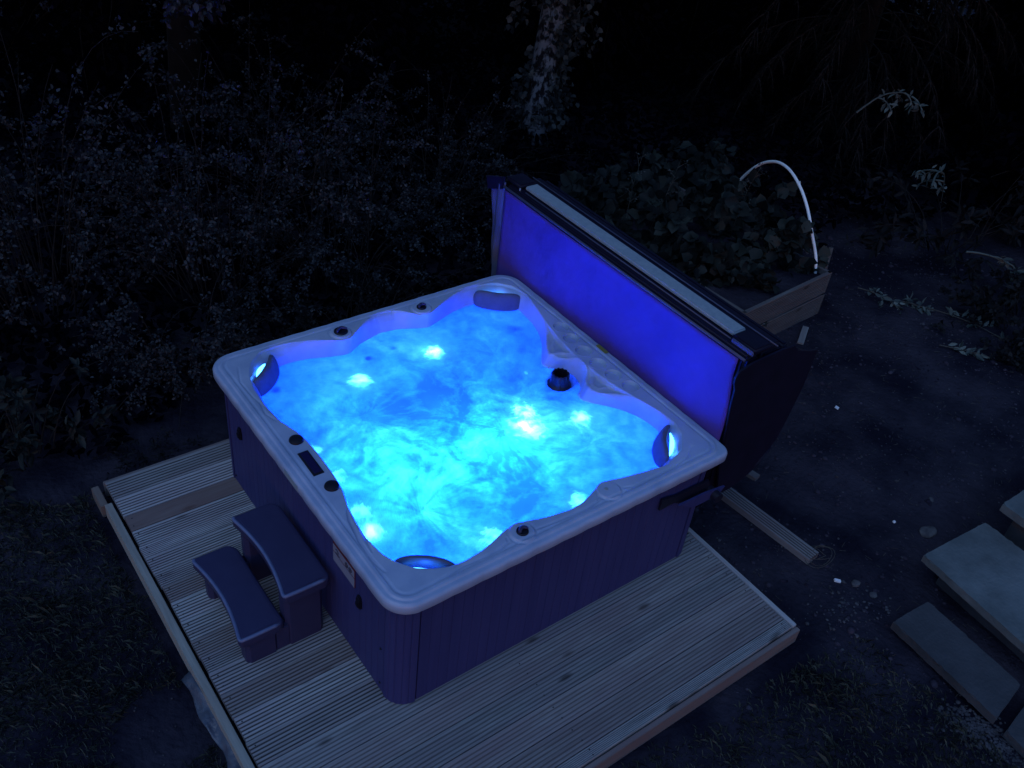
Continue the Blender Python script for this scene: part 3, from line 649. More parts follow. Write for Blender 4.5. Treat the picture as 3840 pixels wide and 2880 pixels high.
tread('upper_tread', -.240, .014, .600, 1.205, .042, .42)
tread('lower_tread', -.458, -.222, .628, 1.228, .040, .21)
for y0, y1 in ((.640, .735), (1.095, 1.170)):
    for (xa, xb, h) in ((-.420, -.255, .165), (-.210, -.012, .375)):
        MB().prism([(xa + r_ * 0, y0 + .0) for r_ in ()] or [(xa + .02, y0), (xb - .02, y0), (xb, y0 + .02), (xb, y1 - .02), (xb - .02, y1), (xa + .02, y1), (xa, y1 - .02), (xa, y0 + .02)], 0.001, h, .004).build('side_wall', M_step, st, smooth='auto')
    MB().box((-.272, y0 + .003, .001), (-.195, y1 - .003, .158), .006).build('side_wall', M_step, st, smooth='auto')

# ------------------------------------------------------------------ ground
G = -.12
def gz(x, y):
    h = G + .018 * noise.fractal((x * .9, y * .9, 0), .8, 2, 3) + .006 * noise.noise((x * 5, y * 5, 2))
    if -.7 < x < 2.2 and -.75 < y < 2.3: h = min(h, G - .004)
    # churned soil: hollows by the slabs
    h -= .05 * math.exp(-((x - 2.80) / .10) ** 2 - ((y + .72) / .09) ** 2)
    h += .02 * math.exp(-((x - 2.45) / .2) ** 2 - ((y + .78) / .1) ** 2)
    return h
xs = np.r_[-60, -30, -15, -8, -4, np.arange(-2.4, 7.6, .045), 8, 9, 11, 14, 20, 35, 70]; ys = np.r_[-40, -20, -10, -5, np.arange(-2.6, 4.2, .045), 4.6, 5.2, 6, 7, 9, 12, 16, 24, 40, 80]
V = [(x, y, gz(x, y)) for y in ys for x in xs]; nx = len(xs)
F = [(j * nx + i, j * nx + i + 1, (j + 1) * nx + i + 1, (j + 1) * nx + i) for j in range(len(ys) - 1) for i in range(nx - 1)]
M_soil = noisy('soil', (.007, .0065, .015), (.035, .031, .046), scale=1.6, rough=.95, spec=.1, bump=.8, bscale=26, dist=.03, lo=.40, hi=.66, det=9)
link('ground', npmesh('ground', V, F), M_soil, None, True, kind='structure', label='bare trodden garden soil', cat='ground')

# grass
def ingrass(x, y):
    n = noise.noise((x * 1.3, y * 1.3, 8)) * .35 + noise.noise((x * 4, y * 4, 3)) * .15
    if -.70 < x < 2.16 and -.72 < y < 2.24: return False
    # bare patches
    if math.hypot((x + .86) / .20, (y - .60) / .22) + n < 1: return False
    if x < -.6: return (2.5 - y) * .9 + n > .2
    if y < -.7: return (-.66 - y) * 1.1 - max(0, x - 1.0) * .18 + n * .9 > .05 and not (x > 2.5 and y > -1.7 + (x - 3.0) * .3)
    return False
GV = []; GF = []
def blade(x, y, z, h, w, az, lean):
    c, s = math.cos(az), math.sin(az); o = len(GV); dx, dy = math.cos(az + 1.4) * lean, math.sin(az + 1.4) * lean
    GV.extend([(x - c * w, y - s * w, z), (x + c * w, y + s * w, z), (x + c * w * .6 + dx * .5 * h, y + s * w * .6 + dy * .5 * h, z + h * .62), (x + dx * h, y + dy * h, z + h * (1 - lean * .35))])
    GF.append((o, o + 1, o + 2, o + 3))
cnt = 0
while cnt < 80000:
    if random.random() < .5: x = random.uniform(-2.0, -.6); y = random.uniform(-1.2, 2.6)
    else: x = random.uniform(-.8, 3.4); y = random.uniform(-2.6, -.66)
    if not ingrass(x, y): continue
    cl = .5 + .5 * noise.noise((x * 3.2, y * 3.2, 1)); cnt += 1
    if random.random() > .35 + cl * .8: continue
    h = random.uniform(.014, .045) * (.6 + cl) * (1.5 if random.random() < .04 else 1)
    blade(x, y, gz(x, y) - .002, h, random.uniform(.0012, .0028), random.uniform(0, 6.28), random.uniform(.2, 1.5))
link('grass', npmesh('grass', GV, GF), M_grass, None, True, kind='stuff', label='short patchy grass growing around the deck', cat='grass')

# pebbles as stuff
ico = bmesh.new(); bmesh.ops.create_icosphere(ico, subdivisions=1, radius=1); iv = np.array([v.co[:] for v in ico.verts]); itf = np.array([[v.index for v in f.verts] for f in ico.faces]); ico.free()
def stones(spec, name):
    V = []; F = []
    for k, (x, y, z, s) in enumerate(spec):
        q = iv * (s * np.array([random.uniform(.7, 1.4), random.uniform(.7, 1.2), random.uniform(.4, .7)])) * (1 + RNG.normal(0, .12, (len(iv), 1)))
        a = random.uniform(0, 6.28); q = q @ np.array([[math.cos(a), -math.sin(a), 0], [math.sin(a), math.cos(a), 0], [0, 0, 1]]); F.append(itf + len(V) * len(iv)); V.append(q + (x, y, z))
    return npmesh(name, np.concatenate(V), np.concatenate(F))
sp = []
for _ in range(5200):
    x = random.uniform(1.9, 7.5); y = random.uniform(-2.4, 3.2)
    if x < 2.16 and y > -.70: continue
    if y < -.7 and noise.noise((x * 2, y * 2, 5)) < .05 and random.random() < .8: continue
    if noise.noise((x * 1.5, y * 1.5, 15)) + random.uniform(-.5, .5) < -.1: continue
    s = min(.022, .0028 * math.exp(abs(random.gauss(0, .62)))); sp.append((x, y, gz(x, y) + s * .2, s))
for _ in range(900):   # gravel heap beside the lowest slab
    t = random.random(); x = 2.50 + t * .15 + random.gauss(0, .06); y = -1.45 - t * .55 + random.gauss(0, .07); s = random.uniform(.004, .013); sp.append((x, y, gz(x, y) + s * .3, s))
for _ in range(90):
    x = 2.62 + random.gauss(0, .14); y = -.70 + random.gauss(0, .10); s = random.uniform(.004, .012); sp.append((x, y, gz(x, y) + s * .3, s))
for _ in range(260):   # pebbles scattered on the lawn
    x = random.uniform(-1.6, -.7); y = random.uniform(-.2, 2.2); s = random.uniform(.002, .005); sp.append((x, y, gz(x, y) + .008, s))
link('gravel', stones(sp, 'gravel'), noisy('pebble', (.018, .018, .026), (.085, .082, .095), scale=6, rough=.85, bump=0), None, False, kind='stuff', label='scattered pebbles and small stones over the soil', cat='gravel')

sp = []
for _ in range(9000):
    x = random.uniform(1.6, 7.0); y = random.uniform(-2.5, 3.4)
    if x < 2.17 and y > -.72: continue
    if noise.noise((x * 2.2, y * 2.2, 25)) < -.05 and random.random() < .7: continue
    s_ = min(.03, .005 * math.exp(abs(random.gauss(0, .6)))); sp.append((x, y, gz(x, y) + s_ * .05, s_))
link('soil_clods', stones(sp, 'soil_clods'), noisy('clod', (.012, .010, .020), (.060, .052, .074), scale=3, rough=.95, spec=.05, bump=.3), None, False, kind='stuff', label='crumbled clods of soil', cat='soil')
sp = []
for _ in range(1500):
    x = random.uniform(2.2, 7.2); y = random.uniform(-2.4, 3.0); a = random.uniform(0, 6.28); l_ = random.uniform(.01, .05)
    sp.append([(x, y, gz(x, y) + .004), (x + l_ * math.cos(a), y + l_ * math.sin(a), gz(x, y) + .012)])
mb = MB()
for q in sp: mb.tube(q, .0012, 3)
mb.build('twig_litter', M_twig, None, kind='stuff', label='tiny twigs and straw littering the soil', cat='litter')
# ------------------------------------------------------------------ loose things on the ground
def rock(name, x, y, s, fl, m, label, cat):
    bm = bmesh.new(); bmesh.ops.create_icosphere(bm, subdivisions=3, radius=1)
    for v in bm.verts:
        n = 1 + .25 * noise.noise(v.co * 1.5 + Vector((x * 9, y * 7, 0))); v.co = Vector((v.co.x * s * n, v.co.y * s * .8 * n, v.co.z * s * fl * n))
    me = bpy.data.meshes.new(name); bm.to_mesh(me); bm.free()
    return link(name, me, m, None, True, loc=(x, y, gz(x, y) + s * fl * .3), label=label, cat=cat)
rock('flat_stone', 3.53, -.585, .060, .3, M_stone, 'flat brownish stone half sunk in the soil, left of the concrete steps', 'stone')
rock('white_stone', 3.42, -.41, .012, .7, M_white, 'small white stone in the open soil above the flat brownish stone', 'stone')
rock('grey_stone', 2.78, -.60, .030, .5, M_stone, 'grey stone next to the small hollow, between timber beam and steps', 'stone')
rock('pink_stone', 2.83, -.70, .026, .5, M_stone, 'rounded stone on the near side of the small hollow', 'stone')
MB().box((0, 0, 0), (.040, .020, .014), .002, rot=None).build('bottle_stopper', M_white, None, smooth='auto', loc=(2.67, -.525, gz(2.68, -.51) + .004), label='bright white plastic stopper lying on the soil, nearest the deck corner', cat='litter').rotation_euler = (0.1, .2, R(-38))
MB().box((0, 0, 0), (.030, .028, .008), .001).build('paper_scrap', M_white, None, loc=(4.03, .52, gz(4.03, .52) + .004), label='square white scrap lying alone in the dark soil right of the cover', cat='litter').rotation_euler = (.2, .1, R(20))
# timber beam with grooves
def beam(name, p0, p1, w, h, label, m=M_deck, grooves=5, tone=.5):
    p0 = Vector(p0); p1 = Vector(p1); ln = (p1 - p0).length
    rws = [(-w / 2, w / 2, tone, .1, .004 if grooves else 0)]
    me = boards(rws, 0, ln, grooves or 4, zt=h, th=h)
    o = link(name, me, m, None, False, loc=p0, label=label, cat='timber'); o.rotation_euler = (0, math.asin((p0.z - p1.z) / ln), math.atan2(p1.y - p0.y, p1.x - p0.x)); return o
beam('timber_beam', (2.60, .72, -.115), (2.69, -.345, -.118), .105, .045, 'long grooved timber beam lying on the soil right of the deck, twine at its end')
beam('timber_batten', (2.86, .66, -.118), (2.93, .32, -.118), .06, .03, 'short dark batten on the soil beside the long grooved beam', grooves=0, tone=.35)
tw = MB()
for s in range(4):
    a0 = random.uniform(0, 6); pts = [(2.74 + (.05 + .02 * s) * math.cos(a0 + t * 5) * (1 - .1 * t), -.345 + (.035 + .015 * s) * math.sin(a0 + t * 5), -.09 + .02 * math.sin(t * 9 + s)) for t in np.linspace(0, 1, 18)]
    tw.tube(pts, .0018, 5)
tw.build('twine', M_twig, None, True, label='tangled loops of pale twine at the near end of the long timber beam', cat='twine')
beam('timber_stake', (4.66, 1.35, -.115), (4.44, 1.22, -.118), .055, .015, 'short pale piece of wood on the soil in front of the raised bed corner', grooves=0, tone=.5)
# crumpled sheet below the left edge
V = []; n_ = 26
for j in range(n_ + 1):
    for i in range(11):
        u = i / 10; v = j / n_; y = .80 - v * 1.1; x = -.655 - u * (.055 + .05 * noise.noise((v * 6, 1, 1))) + .01
        V.append((x, y, G + .03 + .035 * noise.noise((x * 22, y * 9, 4)) + .03 * (1 - u)))
F = [(j * 11 + i, j * 11 + i + 1, (j + 1) * 11 + i + 1, (j + 1) * 11 + i) for j in range(n_) for i in range(10)]
o = link('plastic_sheet', npmesh('plastic_sheet', V, F), M_sheet, None, True, label='crumpled pale plastic sheet poking out under the left edge of the deck', cat='sheet'); s_ = o.modifiers.new('s', 'SOLIDIFY'); s_.thickness = .004

# ------------------------------------------------------------------ concrete steps
def slabstone(name, poly, z0, z1, m, label, parent=None, cat='slab'):
    mb = MB(); pts = []
    n = len(poly)
    for k in range(n):
        a = Vector(poly[k]); b = Vector(poly[(k + 1) % n]); m_ = max(2, int((b - a).length / .025)); t_ = (b - a).normalized(); nn = Vector((-t_.y, t_.x))
        for i in range(m_):
            p = a.lerp(b, i / m_) + nn * (.004 * noise.noise((a.x + i * .7, a.y + i * .3, k)) + .006 * max(0, noise.noise((i * .23, k * 3, 9)) - .2)); pts.append((p.x, p.y))
    mb.prism(pts, z0, z1, .006, 2); return mb.build(name, m, parent, smooth='auto', label=label, cat=cat) if parent is None else mb.build(name, m, parent, smooth='auto')
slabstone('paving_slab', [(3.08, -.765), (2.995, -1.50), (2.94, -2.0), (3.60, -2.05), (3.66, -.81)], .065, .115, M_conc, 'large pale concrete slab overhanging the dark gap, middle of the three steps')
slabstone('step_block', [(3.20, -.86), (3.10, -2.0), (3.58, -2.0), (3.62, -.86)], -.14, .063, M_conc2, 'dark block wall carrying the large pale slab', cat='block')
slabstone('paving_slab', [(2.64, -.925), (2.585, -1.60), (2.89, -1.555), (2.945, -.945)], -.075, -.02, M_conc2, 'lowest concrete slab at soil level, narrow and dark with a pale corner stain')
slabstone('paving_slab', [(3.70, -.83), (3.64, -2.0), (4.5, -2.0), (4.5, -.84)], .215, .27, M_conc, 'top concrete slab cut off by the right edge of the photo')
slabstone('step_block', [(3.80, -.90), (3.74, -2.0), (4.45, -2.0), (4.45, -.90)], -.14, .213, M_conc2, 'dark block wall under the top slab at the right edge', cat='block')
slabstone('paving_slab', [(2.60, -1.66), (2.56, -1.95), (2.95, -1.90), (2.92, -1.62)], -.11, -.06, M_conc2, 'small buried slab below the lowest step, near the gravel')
rock('rubble_stone', 2.50, -2.02, .09, .45, M_stone, 'rough boulder at the bottom right corner beside the gravel', 'stone')

# ------------------------------------------------------------------ foliage tools
def unit(v): return v / (np.linalg.norm(v, axis=-1, keepdims=True) + 1e-9)
def leafmesh(name, P, D, Nn, Ls, Ws, fold=.15):
    """leaf = two quads folded on the midrib, pointed at both ends"""
    P = np.asarray(P, float); D = unit(np.asarray(D, float)); Nn = np.asarray(Nn, float); S = unit(np.cross(D, Nn)); U = unit(np.cross(S, D))
    Ls = np.asarray(Ls)[:, None]; Ws = np.asarray(Ws)[:, None]
    base = P; a1 = P + D * Ls * .35 + S * Ws * .5 + U * Ws * fold; a2 = P + D * Ls * .72 + S * Ws * .38 + U * Ws * fold; tip = P + D * Ls - U * Ls * .08
    b1 = P + D * Ls * .35 - S * Ws * .5 + U * Ws * fold; b2 = P + D * Ls * .72 - S * Ws * .38 + U * Ws * fold
    n = len(P); V = np.stack([base, a1, a2, tip, b2, b1], 1).reshape(-1, 3); k = np.arange(n)[:, None] * 6
    F = np.concatenate([k + np.array([[0, 1, 2, 3]]), k + np.array([[0, 3, 4, 5]])], 0)
    return npmesh(name, V, F)
def stems_to_tubes(name, stems, r0, r1_, n=4):
    V = []; F = []
    for st_ in stems:
        st_ = np.asarray(st_); m_ = len(st_); o = len(V) * 1
        t = unit(np.gradient(st_, axis=0)); ref = np.array([.31, .22, .93]); a = unit(np.cross(t, ref)); b = np.cross(t, a); rr = np.linspace(r0, r1_, m_)[:, None]
        base = sum(len(v) for v in V) if False else None
        ringv = np.concatenate([(st_ + (a * math.cos(2 * PI * k / n) + b * math.sin(2 * PI * k / n)) * rr)[:, None, :] for k in range(n)], 1)
        V.append(ringv.reshape(-1, 3))
    off = 0
    for v in V:
        m_ = len(v) // n; i, k = np.meshgrid(np.arange(m_ - 1), np.arange(n), indexing='ij')
        F.append(np.stack([off + i * n + k, off + i * n + (k + 1) % n, off + (i + 1) * n + (k + 1) % n, off + (i + 1) * n + k], -1).reshape(-1, 4)); off += len(v)
    return npmesh(name, np.concatenate(V), np.concatenate(F))
def arch(p, az, el, length, droop, n=14, wig=.06):
    pts = [np.array(p, float)]; d = np.array([math.cos(az) * math.cos(el), math.sin(az) * math.cos(el), math.sin(el)]); s = length / n
    for k in range(n):
        d = d + np.array([RNG.normal(0, wig), RNG.normal(0, wig), -droop / n * (1 + k / n)]); d /= np.linalg.norm(d); pts.append(pts[-1] + d * s)
    return np.array(pts)
def along(stems, per, L_, W_, spread=.9, start=.25, jit=.012, flat=0):
    P = []; D = []; Nn = []; LL = []; WW = []
    for s in stems:
        m_ = len(s); seg = np.diff(s, axis=0); t = RNG.uniform(start, 1, per) * (m_ - 1.001); i = t.astype(int); f = (t - i)[:, None]
        p = s[i] * (1 - f) + s[i + 1] * f; d = unit(seg[i]); r = unit(RNG.normal(0, 1, (per, 3)))
        dd = unit(d * .55 + r * spread); P.append(p + RNG.normal(0, jit, (per, 3))); D.append(dd); Nn.append(unit(RNG.normal(0, .6, (per, 3)) + np.array([-.35, -.3, 1.0 + flat])))
        sc2 = RNG.uniform(.6, 1.25, per); LL.append(L_ * sc2); WW.append(W_ * sc2)
    return [np.concatenate(q) for q in (P, D, Nn, LL, WW)]
def clump(P):
    return np.array([noise.noise((p[0] * 2.6, p[1] * 2.6, p[2] * 2.6)) + .45 * noise.noise((p[0] * 7, p[1] * 7, p[2] * 7)) > -.10 for p in P])
def shrub(name, cx, cy, rx, ry, h, nst, per, L_, W_, lm, label, cat='shrub', group=None, twigs=6, base=.35, droop=1.1, sr=.006, el=(.7, 1.45)):
    root = empty(name, (cx, cy, G), label=label, cat=cat, group=group); main = []; sub = []
    for k in range(nst):
        a = RNG.uniform(0, 2 * PI); q = math.sqrt(RNG.uniform(0, 1)); bx = cx + rx * base * q * math.cos(a); by = cy + ry * base * q * math.sin(a)
        ln = h * RNG.uniform(.75, 1.25); s = arch((bx, by, G), a + RNG.normal(0, .4), RNG.uniform(*el), ln, droop * RNG.uniform(.6, 1.3))
        fx = (s[:, 0] - bx); fy = (s[:, 1] - by); s[:, 0] = bx + fx * rx / h * 1.2; s[:, 1] = by + fy * ry / h * 1.2; s[:, 2] = np.maximum(s[:, 2], G + .03); main.append(s)
        for t in range(twigs):
            i = int(RNG.uniform(.3, .95) * (len(s) - 1)); d = s[i] - s[i - 1]; az = math.atan2(d[1], d[0]) + RNG.normal(0, .9)
            w = arch(s[i], az, RNG.uniform(-.2, 1.0), h * RNG.uniform(.10, .24), .7, 6, .12); w[:, 2] = np.maximum(w[:, 2], G + .02); sub.append(w)
    link('branches', stems_to_tubes('branches', main, sr, sr * .25), M_twigD, root)
    q = along(sub + main, per, L_, W_)
    if h > .6 and name != 'bed_plant': k_ = clump(q[0]); q = [a[k_] for a in q]
    link('foliage', leafmesh('foliage', *q), lm, root)
    return root
# hedge of small leaved shrubs at the back left
HG = 'small leaved shrubs behind the deck'
shrub('shrub', -.35, 4.3, 1.0, .9, 2.3, 46, 34, .030, .018, M_leafH, 'tall small leaved shrub at the left edge of the photo behind the lawn', group=HG)
shrub('shrub', .75, 3.75, .85, .75, 1.75, 46, 36, .028, .017, M_leafH, 'small leaved shrub behind the left corner of the hot tub', group=HG)
shrub('shrub', 1.65, 3.65, .80, .70, 1.45, 44, 36, .026, .016, M_leafH, 'bushy small leaved shrub behind the middle of the tub back rim', group=HG)
shrub('shrub', 2.60, 4.05, .85, .75, 1.25, 42, 36, .024, .015, M_leafH, 'low small leaved shrub behind the upright cover left end', group=HG)
shrub('shrub', 1.9, 5.2, 1.1, .8, 1.75, 40, 34, .030, .018, M_leafH, 'arching small leaved shrub in the second row, behind the others', group=HG)
shrub('shrub', .25, 3.05, .60, .40, .95, 26, 30, .026, .016, M_leafH, 'low spreading shrub just behind the far left deck corner', group=HG)
shrub('shrub', 1.3, 2.85, .90, .35, .75, 28, 30, .022, .014, M_leafD, 'low dark shrub hugging the back of the tub', group=HG)
shrub('shrub', 3.5, 4.6, .9, .8, .85, 34, 34, .022, .014, M_leafD, 'knee high dark shrub right of the leaning tree foot', group=HG)
shrub('laurel_bush', -.85, 2.72, .38, .34, .75, 16, 16, .085, .032, M_leafB, 'low laurel with long glossy leaves at the left edge beside the lawn', cat='shrub', twigs=3)
# weeds along the back of the deck and in the bed
shrub('weed_clump', -.3, 2.42, .25, .15, .16, 22, 8, .03, .010, M_leafD, 'low weeds along the back edge of the deck, left of the tub', cat='weeds', twigs=1, sr=.002)
# leaning tree with ivy
tree = empty('leaning_tree', (4.85, 5.25, G), label='leaning tree with pale blotched bark and hanging ivy leaves behind the cover', cat='tree')
tp_ = [(4.80, 5.20, G - .1), (4.95, 5.36, .35), (5.12, 5.52, .95), (5.35, 5.72, 1.7), (5.62, 5.95, 2.6), (5.85, 6.2, 4.0)]
tk = MB().tube(tp_, [.17, .15, .135, .12, .10, .07], 20); 
for v in tk.bm.verts: v.co += v.co.normalized() * .03 * noise.noise(v.co * 5)
tk.build('trunk', M_bark, tree, smooth=True)
sts = []
for k in range(150):
    t = RNG.uniform(.10, 1) ; i = min(4, int(t * 5)); f = t * 5 - i; p = np.array(tp_[i]) * (1 - f) + np.array(tp_[i + 1]) * f
    az = RNG.uniform(0, 2 * PI) if RNG.random() < .5 else RNG.uniform(-2.6, .4); sts.append(arch(p, az, RNG.uniform(-.2, .5), RNG.uniform(.3, 1.25) * (.25 + .85 * t), 1.8, 12, .1))
link('limbs', stems_to_tubes('limbs', sts, .012, .002), M_twigD, tree)
link('foliage', leafmesh('foliage', *along(sts, 34, .070, .055, 1.0, .05, .04)), M_leafI, tree)
def canopy(parent, c, r, n, L_=.22, W_=.15):  # unseen leaf mass added above the view to block skylight at the back
    P = []
    while len(P) < n:
        p = RNG.uniform(-1, 1, 3)
        if p @ p < 1 and noise.noise(tuple(p * 2.3)) > -.22: P.append(p)
    P = np.array(P) * r + c; D = RNG.normal(0, 1, (n, 3)); D[:, 2] -= .5
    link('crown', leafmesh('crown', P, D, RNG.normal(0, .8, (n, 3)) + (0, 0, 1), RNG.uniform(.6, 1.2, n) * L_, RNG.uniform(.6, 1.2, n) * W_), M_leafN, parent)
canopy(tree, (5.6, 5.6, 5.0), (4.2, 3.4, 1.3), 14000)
# overhanging branches of a tree at the top
def hanging(name, p, az, el, n, ln, L_, W_, lm, label, spread=.6, droop=1.6, per=40, cat='tree', sub=5):
    root = empty(name, p, label=label, cat=cat); s0 = []; s1 = []
    for k in range(n):
        s = arch(p, az + RNG.normal(0, spread), el + RNG.normal(0, .2), ln * RNG.uniform(.6, 1.1), droop, 16, .05); s0.append(s)
        for _ in range(sub):
            i = int(RNG.uniform(.2, .95) * 16); s1.append(arch(s[i], RNG.uniform(0, 6.28), RNG.uniform(-.6, .6), ln * RNG.uniform(.1, .28), 1.3, 7, .1))
    link('limbs', stems_to_tubes('limbs', s0 + s1, .010, .0015), M_twigD, root); link('foliage', leafmesh('foliage', *along(s0 + s1, per, L_, W_, .9, .1, .02)), lm, root); return root
hanging('ivy_spray', (7.2, 5.4, 3.0), -2.3, -.3, 7, 1.1, .065, .05, M_leafI, 'hanging leafy spray at the top edge, right of the leaning tree', per=22)
ot = hanging('overhanging_tree', (1.35, 4.0, 2.6), 3.5, -.4, 3, 1.1, .05, .03, M_leafH, 'leafy branch slanting down from the top edge on the left', spread=.12, droop=.5, per=70, cat='tree')
MB().tube([(1.6, 6.6, G), (1.7, 6.4, 2.4), (1.5, 5.6, 4.2)], [.16, .13, .07], 12).build('trunk', M_barkD, ot, smooth=True)
MB().tube([(1.7, 6.4, 2.4), (1.6, 5.0, 2.9), (1.35, 4.0, 2.6)], [.07, .04, .015], 8).build('limbs', M_twigD, ot, smooth=True)
canopy(ot, (.6, 6.2, 4.9), (3.6, 2.7, 1.1), 12000)
# conifer on the right
cf = empty('conifer', (8.2, 3.9, G), label='dark drooping conifer behind the raised bed on the right', cat='tree')
MB().tube([(8.2, 3.9, G), (8.2, 3.92, 4.5)], [.14, .05], 12).build('trunk', M_barkD, cf, smooth=True)
br_ = []; nd = []
for k in range(80):
    z = RNG.uniform(.5, 4.2); az = RNG.uniform(0, 6.28) if k % 2 else RNG.uniform(2.2, 5.2); s = arch((8.2, 3.9, z), az, .25, RNG.uniform(1.2, 2.9) * (1 - z / 8), 1.1, 12, .04); br_.append(s)
    for i in range(3, 12):
        for _ in range(3): nd.append(arch(s[i], az + RNG.normal(0, .8), -.5, RNG.uniform(.15, .4), 1.2, 5, .06))
link('limbs', stems_to_tubes('limbs', br_ + nd, .010, .0015, 3), M_twigD, cf)
link('foliage', leafmesh('foliage', *along(nd + br_, 40, .045, .006, .7, .0, .004)), M_leafC, cf)
canopy(cf, (9.6, 1.8, 4.6), (3.4, 3.6, 1.2), 11000)
# large leaved shrub and cut branches on the right
shrub('rhododendron', 7.0, 1.55, .95, .8, 1.05, 20, 14, .12, .040, M_leafD, 'sprawling long leaved shrub with dead pale leaves at the right edge', cat='shrub', twigs=3)
for (x, y, z, az, el, ln, lab) in ((6.9, 2.9, .75, -.6, .9, .75, 'bent bare branch with a few pale leaves standing up from the right shrub'),
                              (6.6, 1.75, .55, .6, .35, 1.1, 'pale leaved branch reaching across the top of the right shrub'),
                              (6.2, 1.05, .35, -.75, .2, .8, 'pale leaved branch drooping along the right edge')):
    root = empty('cut_branch', (x, y, z), label=lab, cat='branch', group='pale branches on the right shrub'); s = [arch((x, y, z), az, el, ln, 1.4, 16, .05)]
    s += [arch(s[0][i], az + RNG.normal(0, .7), .1, ln * .25, 1.0, 6) for i in (5, 8, 11, 13)]
    link('stem', stems_to_tubes('stem', s, .010, .003), M_leafP, root); link('foliage', leafmesh('foliage', *along(s, 9, .085, .03, .8, .3)), M_leafP, root)
for k, (x, y, az, ln, per, lab) in enumerate(((5.56, 1.52, -1.15, .42, 9, 'curled pale dead leaves on the soil, nearest the raised bed'), (5.70, 1.22, -1.0, .28, 11, 'heap of pale dead leaves on the soil, middle of the row'),
                              (5.78, 1.10, -1.02, .95, 9, 'long thin fallen branch with pale leaves on the soil near the right edge'), (5.45, .62, -1.1, .38, 9, 'small fallen twig with pale leaves, lowest of the row on the soil'))):
    root = empty('fallen_branch', (x, y, G), label=lab, cat='branch', group='fallen branches on the soil'); s = [arch((x, y, G + .03), az, .15, ln, .35, 14, .06)]
    for q in s: q[:, 2] = np.maximum(q[:, 2], G + .012)
    s += [arch(s[0][i], az + RNG.normal(0, .8), .2, ln * .3, .8, 6) for i in (4, 7, 10)]
    for q in s: q[:, 2] = np.maximum(q[:, 2], G + .012)
    link('stem', stems_to_tubes('stem', s, .006, .002), M_twig, root); link('foliage', leafmesh('foliage', *along(s, per, .075, .030, .9, .1)), M_leafP, root)
shrub('weed_clump', 6.35, .45, .55, .5, .40, 34, 12, .05, .036, M_leafD, 'low leafy weeds at the right edge above the slabs', cat='weeds', twigs=2, sr=.003)
shrub('weed_clump', 5.9, .0, .35, .3, .22, 20, 10, .045, .03, M_leafD, 'small weeds in the soil near the right edge', cat='weeds', twigs=2, sr=.003)

# ------------------------------------------------------------------ raised bed
PB = empty('raised_bed', (4.9, 2.3, G), label='raised garden bed of dark grooved timber boards full of leafy plants', cat='planter')
Hb = .275
BC = [(3.82, 1.375), (4.95, 1.455), (4.86, 3.3), (3.70, 3.3)]
for k_ in range(4):
    p = Vector((*BC[k_], 0)); q = Vector((*BC[(k_ + 1) % 4], 0)); d = (q - p); a = math.atan2(d.y, d.x)
    for z in (G - .01, G + .200):
        rws = [(0, .195, .30, .08, .003)]
        me = boards(rws, 0, d.length, 11, zt=.0, th=.03); o = link('side_board', me, M_deck, PB, False)
        o.matrix_local = Matrix.Translation(Vector((p.x, p.y, z)) - PB.location) @ Matrix.Rotation(a, 4, 'Z') @ Matrix.Rotation(R(90), 4, 'X')
MB().prism([(3.85, 1.41), (4.92, 1.49), (4.83, 3.27), (3.73, 3.27)], G, Hb - .05).build('soil_fill', M_soil, PB)
hp = [(4.885, 1.56, Hb - .06), (4.91, 1.62, .34), (4.93, 1.74, .50), (4.97, 1.87, .64), (5.02, 2.02, .74), (5.08, 2.20, .80), (5.14, 2.38, .79), (5.20, 2.56, .70), (5.26, 2.72, .55), (5.31, 2.86, .35), (5.36, 2.98, .05), (5.38, 3.02, -.1)]
def cr(p, n=6):
    p = [Vector(q) for q in p]; out = []
    for i in range(len(p) - 1):
        a, b, c, d = p[max(i - 1, 0)], p[i], p[i + 1], p[min(i + 2, len(p) - 1)]
        for k in range(n):
            t = k / n; out.append(.5 * ((2 * b) + (c - a) * t + (2 * a - 5 * b + 4 * c - d) * t * t + (3 * b - a - 3 * c + d) * t ** 3))
    return out + [p[-1]]
hoop = empty('garden_hoop', hp[0], label='white plastic pipe hoop arching over the raised bed', cat='hoop')
MB().tube(cr(hp), .0125, 12).build('pipe', M_pvc, hoop, smooth=True)
MB().tube([(5.035, 2.06, .785), (5.03, 2.03, .74)], .004, 6).build('peg', M_pvc, hoop)
pst = MB().tube([(5.10, 1.60, G), (5.16, 1.66, .34)], [.020, .018], 10).build('wooden_stake', noisy('stake_wood', (.05, .045, .045), (.09, .08, .08)), None, True, label='thin round wooden stake standing beside the right foot of the white hoop', cat='stake')
for (cx, cy, rx, ry, h, lab) in ((4.05, 2.55, .42, .50, .88, 'large leaved squash plant in the raised bed, nearest the top left end of the cover'), (4.45, 2.25, .45, .45, .74, 'leafy plant in the middle of the raised bed'),
                            (4.75, 2.92, .45, .40, .78, 'leafy plant at the back of the raised bed under the left foot of the hoop'), (4.22, 1.98, .38, .24, .50, 'leafy plant at the front of the raised bed beside the grey bar of the cover'), (4.55, 2.02, .26, .24, .42, 'leafy plant in the bed corner just inside the right foot of the hoop')):
    shrub('bed_plant', cx, cy, rx, ry, h, 34, 9, .105, .095, M_leafB, lab, cat='plant', group='plants in the raised bed', twigs=4, base=1.0, droop=.7, sr=.004)
